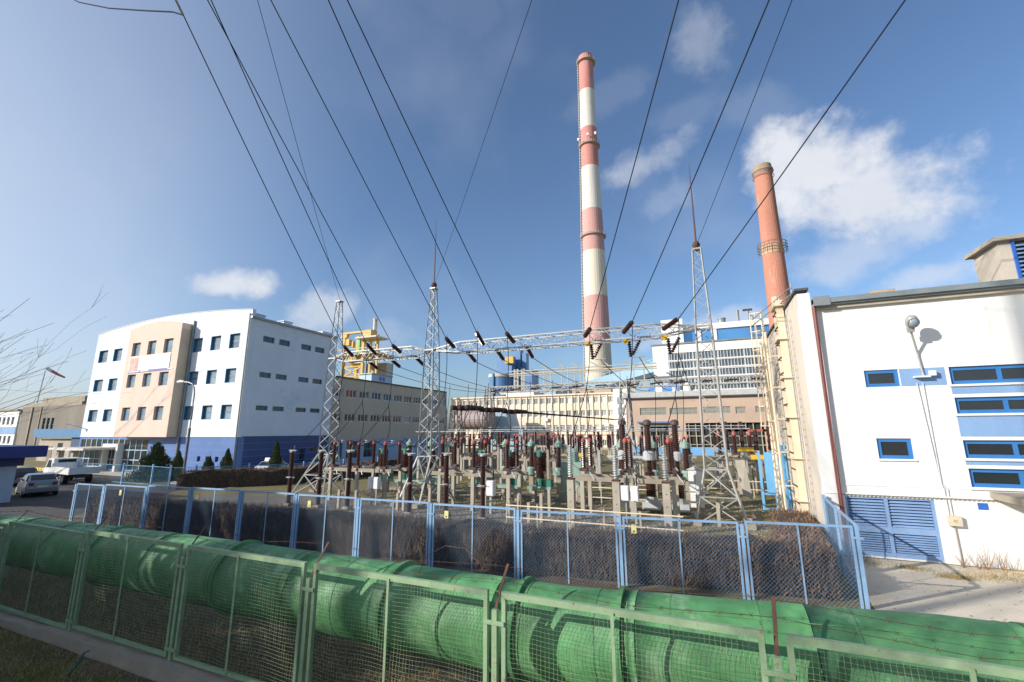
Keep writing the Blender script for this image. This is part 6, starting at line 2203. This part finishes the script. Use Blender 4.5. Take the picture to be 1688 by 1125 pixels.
# ------------------------------------------------------------------ bare trees
def bare_tree(label, loc, h, seed, spread=1.0, lean=Vector((0, 0, 0)), maxn=9000, tips=.004, levels=6, low=.25, leader=None):
    random.seed(seed)
    t = thing('bare_tree', label, 'tree', loc, group='bare trees')
    tr, tw = MB(), MB()
    cnt = [0]

    def grow(p, d, l, r, lev):
        if lev == 0 or cnt[0] > maxn:
            return
        cnt[0] += 1
        n_ = 4
        pts, rs = [p], [r]
        q = p.copy()
        dd = d.copy()
        for i in range(n_):
            dd = (dd + Vector((rnd(-.14, .14), rnd(-.14, .14), rnd(-.06, .12)))).normalized()
            q = q + dd * l / n_
            pts.append(q.copy())
            rs.append(max(tips, r * (1 - .42 * (i + 1) / n_)))
        (tr if lev >= levels - 1 else tw).tube(pts, rs, 8 if lev >= levels - 1 else (5 if lev > 2 else 3), False)
        nb_ = 3 if lev > levels - 2 else random.choice((3, 4, 4))
        for k in range(nb_):
            s_ = rnd(low if lev == levels else .25, 1.0)
            j = min(n_ - 1, int(s_ * n_))
            b = pts[j].lerp(pts[j + 1], s_ * n_ - j)
            ax = Vector((rnd(-1, 1), rnd(-1, 1), rnd(-.25, .5))) * spread
            nd = (dd * .75 + ax.normalized() * rnd(.5, .95)).normalized()
            grow(b, nd, l * rnd(.5, .78), max(tips, rs[j] * rnd(.42, .62)), lev - 1)
        grow(pts[-1], dd, l * .72, rs[-1], lev - 1)
    grow(Vector((0, 0, 0)), (Vector((0, 0, 1)) + lean).normalized(), h * .42, h * (.018 if not leader else .009), levels)
    if leader:
        tr.tube([(.05 * math.sin(i), .05 * math.cos(i), leader * i / 8) for i in range(9)], [lerp(.34, .13, i / 8) for i in range(9)], 9)
    part('trunk', tr, bark_m, t, world=False, smooth=True)
    part('crown', tw, bark_m, t, world=False)
    return t


def reach_tree():
    """the tree standing just outside the left edge, long ascending boughs coming into the picture"""
    random.seed(21)
    v = 12.0
    root = gv(-420, 760, v)
    t = thing('bare_tree', 'bare tree reaching thin branches into the picture from the left edge', 'tree', (root.x, v, 0), group='bare trees')
    tr, tw = MB(), MB()
    tr.tube([(0, 0, 0), (.1, 0, 3), (.25, .1, 6), (.3, .2, 10)], [.28, .22, .17, .07], 9)

    def bough(p, q, r, lev):
        p, q = Vector(p), Vector(q)
        n_ = 7
        pts, rs = [], []
        L = (q - p).length
        for i in range(n_ + 1):
            s_ = i / n_
            w = p.lerp(q, s_) + Vector((rnd(-1, 1), rnd(-1, 1), rnd(-1, 1))) * L * .014 + Vector((0, 0, L * .10 * (s_ * s_ - s_)))
            pts.append(w)
            rs.append(max(.006, r * (1 - .85 * s_)))
        tw.tube(pts, rs, 5 if lev > 1 else 3, False)
        if lev == 0:
            return
        for k in range(6 if lev > 1 else 4):
            s_ = rnd(.35, .97)
            i = min(n_ - 1, int(s_ * n_))
            b = pts[i]
            d = (q - p).normalized()
            d = (d * .8 + Vector((rnd(-.5, .5), rnd(-.5, .5), rnd(-.1, .75)))).normalized()
            bough(b, b + d * L * rnd(.07, .20), max(.005, rs[i] * .6), lev - 1)
    base = Vector((root.x, v, 0))
    for (px_, py_, dv, z0) in ((175, 640, .3, 4.6), (128, 662, 1.2, 4.1), (88, 590, -.4, 5.2), (60, 540, .8, 5.8), (42, 512, -.9, 6.4), (20, 492, .2, 7.0), (70, 640, -1.5, 4.4), (30, 600, 1.8, 5.0), (52, 575, 2.4, 5.4), (10, 650, -2.0, 4.0), (-60, 420, 0, 7.5), (-120, 380, 1, 8.0), (-200, 330, -1, 8.5), (110, 610, 2.0, 4.9), (35, 530, 1.5, 6.0), (15, 560, -1.2, 5.6), (48, 620, .9, 4.6), (5, 520, 2.2, 6.4), (80, 655, 1.4, 4.2), (25, 668, -.6, 3.9), (-15, 590, .4, 5.2)):
        e = gv(px_, py_, v + dv)
        bough((.2, .05, z0 - .6), e - base, .06, 2)
    part('trunk', tr, bark_m, t, world=False, smooth=True)
    part('branches', tw, bark_m, t, world=False)


reach_tree()
bare_tree('tall bare poplar standing behind the viewer, known by its long shadow on the white wall', (-24.7, -12.5, 0), 30, 5, .35, levels=5, maxn=260, low=.5, leader=31)
bare_tree('bare tree behind the viewer on the left, shading the green pipe', (-17.5, -3.2, 0), 9.0, 8, 1.0, levels=6, maxn=4000)
bare_tree('second bare tree behind the viewer, shading the left end of the green fence', (-25, -1.0, 0), 9.5, 9, 1.0, levels=6, maxn=4000)
bare_tree('third bare tree behind the viewer, dappling the middle of the pipe', (-11.5, -6.0, 0), 9.5, 14, 1.0, levels=6, maxn=3500)
random.seed(31)
for i, (u, v, h_, r_) in enumerate(((-35.0, -1.5, 12.0, 2.6), (-31.6, -2.2, 12.6, 2.7), (-28.2, -.9, 9.6, 2.6), (-24.6, -2.4, 10.2, 2.8), (-21.2, -1.3, 9.6, 2.6), (-18.0, -2.6, 10.0, 2.4))):  # unseen conifers added here, sized to darken the left part of the pipe
    o = thuja('%s from the left of the unseen spruces added behind the viewer to shade the pipe' % ORD[i], u, v, h_, r_, 50 + i)
    o.name = 'shade_spruce'
    o['group'] = 'unseen spruces added behind the viewer'
random.seed(32)

# ------------------------------------------------------------------ ground cover
def blades(name, label, cat_mat, n_, area, hmin, hmax, wmin, wmax, clump=None):
    mb_ = MB()
    x0, x1, y0, y1 = area
    cl = [(rnd(x0, x1), rnd(y0, y1), rnd(.2, .7)) for _ in range(clump or 1)]
    for i in range(n_):
        if clump:
            c = random.choice(cl)
            x, y = random.gauss(c[0], c[2]), random.gauss(c[1], c[2] * .6)
            if not (x0 < x < x1 and y0 < y < y1):
                continue
        else:
            x, y = rnd(x0, x1), rnd(y0, y1)
        a = rnd(0, 6.28)
        h_, w_ = rnd(hmin, hmax), rnd(wmin, wmax)
        dx, dy = math.cos(a) * w_, math.sin(a) * w_
        lx, ly = rnd(-.6, .6) * h_, rnd(-.6, .6) * h_
        mb_.add([(x - dx, y - dy, 0), (x + dx, y + dy, 0), (x + lx, y + ly, h_)], [(0, 1, 2)])
    o = part(name, mb_, cat_mat)
    return tag(o, label, 'grass', None, 'stuff')


blades('dry_grass', 'dry tangled grass between the green fence and the pipe', blade_dry, 34000, (-26, 4, 5.95, 9.5), .04, .18, .004, .011)
blades('moss', 'bright moss and short grass at the lower left in front of the plinth', moss_m, 9000, (-15, -8, 4.0, 5.5), .015, .05, .004, .012, clump=12)
blades('litter_grass', 'brown withered grass in front of the plinth', blade_dry, 16000, (-16, -1, 3.2, 5.5), .02, .09, .004, .009)
blades('yard_grass', 'short winter grass in the switchyard', blade_dry, 30000, (-24, 3.3, 16.0, 42), .03, .10, .008, .02)
blades('apron_weeds', 'weeds and grass tufts along the foot of the white wall', blade_dry, 5000, (3.9, 12, 17.6, 19.5), .03, .16, .004, .009, clump=16)
mb_ = MB()
for i in range(9000):
    x, y = rnd(-24, 2.5), rnd(16, 30)
    s_ = rnd(.015, .05)
    z_ = .004
    mb_.add([(x - s_, y - s_, z_), (x + s_, y - s_ * .6, z_), (x + s_ * .3, y + s_, z_), (x + rnd(-.01, .01), y, z_ + s_ * .9)], [(0, 1, 3), (1, 2, 3), (2, 0, 3)])
tag(part('gravel', mb_, stone_m), 'loose gravel stones under the switchyard apparatus', 'gravel', None, 'stuff')
mb_ = MB()
for i in range(2200):
    x, y = (rnd(3.5, 14), rnd(8, 19.4)) if i < 900 else (rnd(-16, -2), rnd(3, 5.5))
    s_ = rnd(.01, .035)
    a = rnd(0, 6.28)
    mb_.add([(x + s_ * math.cos(a + k * 1.57), y + s_ * .7 * math.sin(a + k * 1.57), .012 + rnd(0, .012)) for k in range(4)], [(0, 1, 2, 3)])
tag(part('leaf_litter', mb_, twig_dry), 'scattered dead leaves on the ground in the foreground', 'leaves', None, 'stuff')
for i, (px_, h_) in enumerate(((1615, .55), (1628, .75), (1588, .4), (1655, .6))):
    g = gv(px_, 935, 19.2)
    mb_ = MB()
    for k in range(14):
        a = rnd(0, 6.28)
        p = Vector((g.x + rnd(-.05, .05), 19.2 + rnd(-.04, .04), 0))
        q = p + Vector((math.cos(a) * rnd(.05, .25), math.sin(a) * rnd(.03, .12), h_ * rnd(.5, 1)))
        mb_.tube([p, p.lerp(q, .5) + Vector((rnd(-.03, .03), 0, 0)), q], [.006, .005, .003], 3, False)
    single('dry_weed', mb_, M('weed_straw', (.30, .18, .10), .9), ['dry weed left of the twin stalks at the white wall foot', 'tallest dry weed at the white wall foot', 'lowest dry weed beside the conduit foot', 'dry weed nearest the right edge at the white wall foot'][i], 'weed', (g.x, 19.2, 0), 'dry weeds')
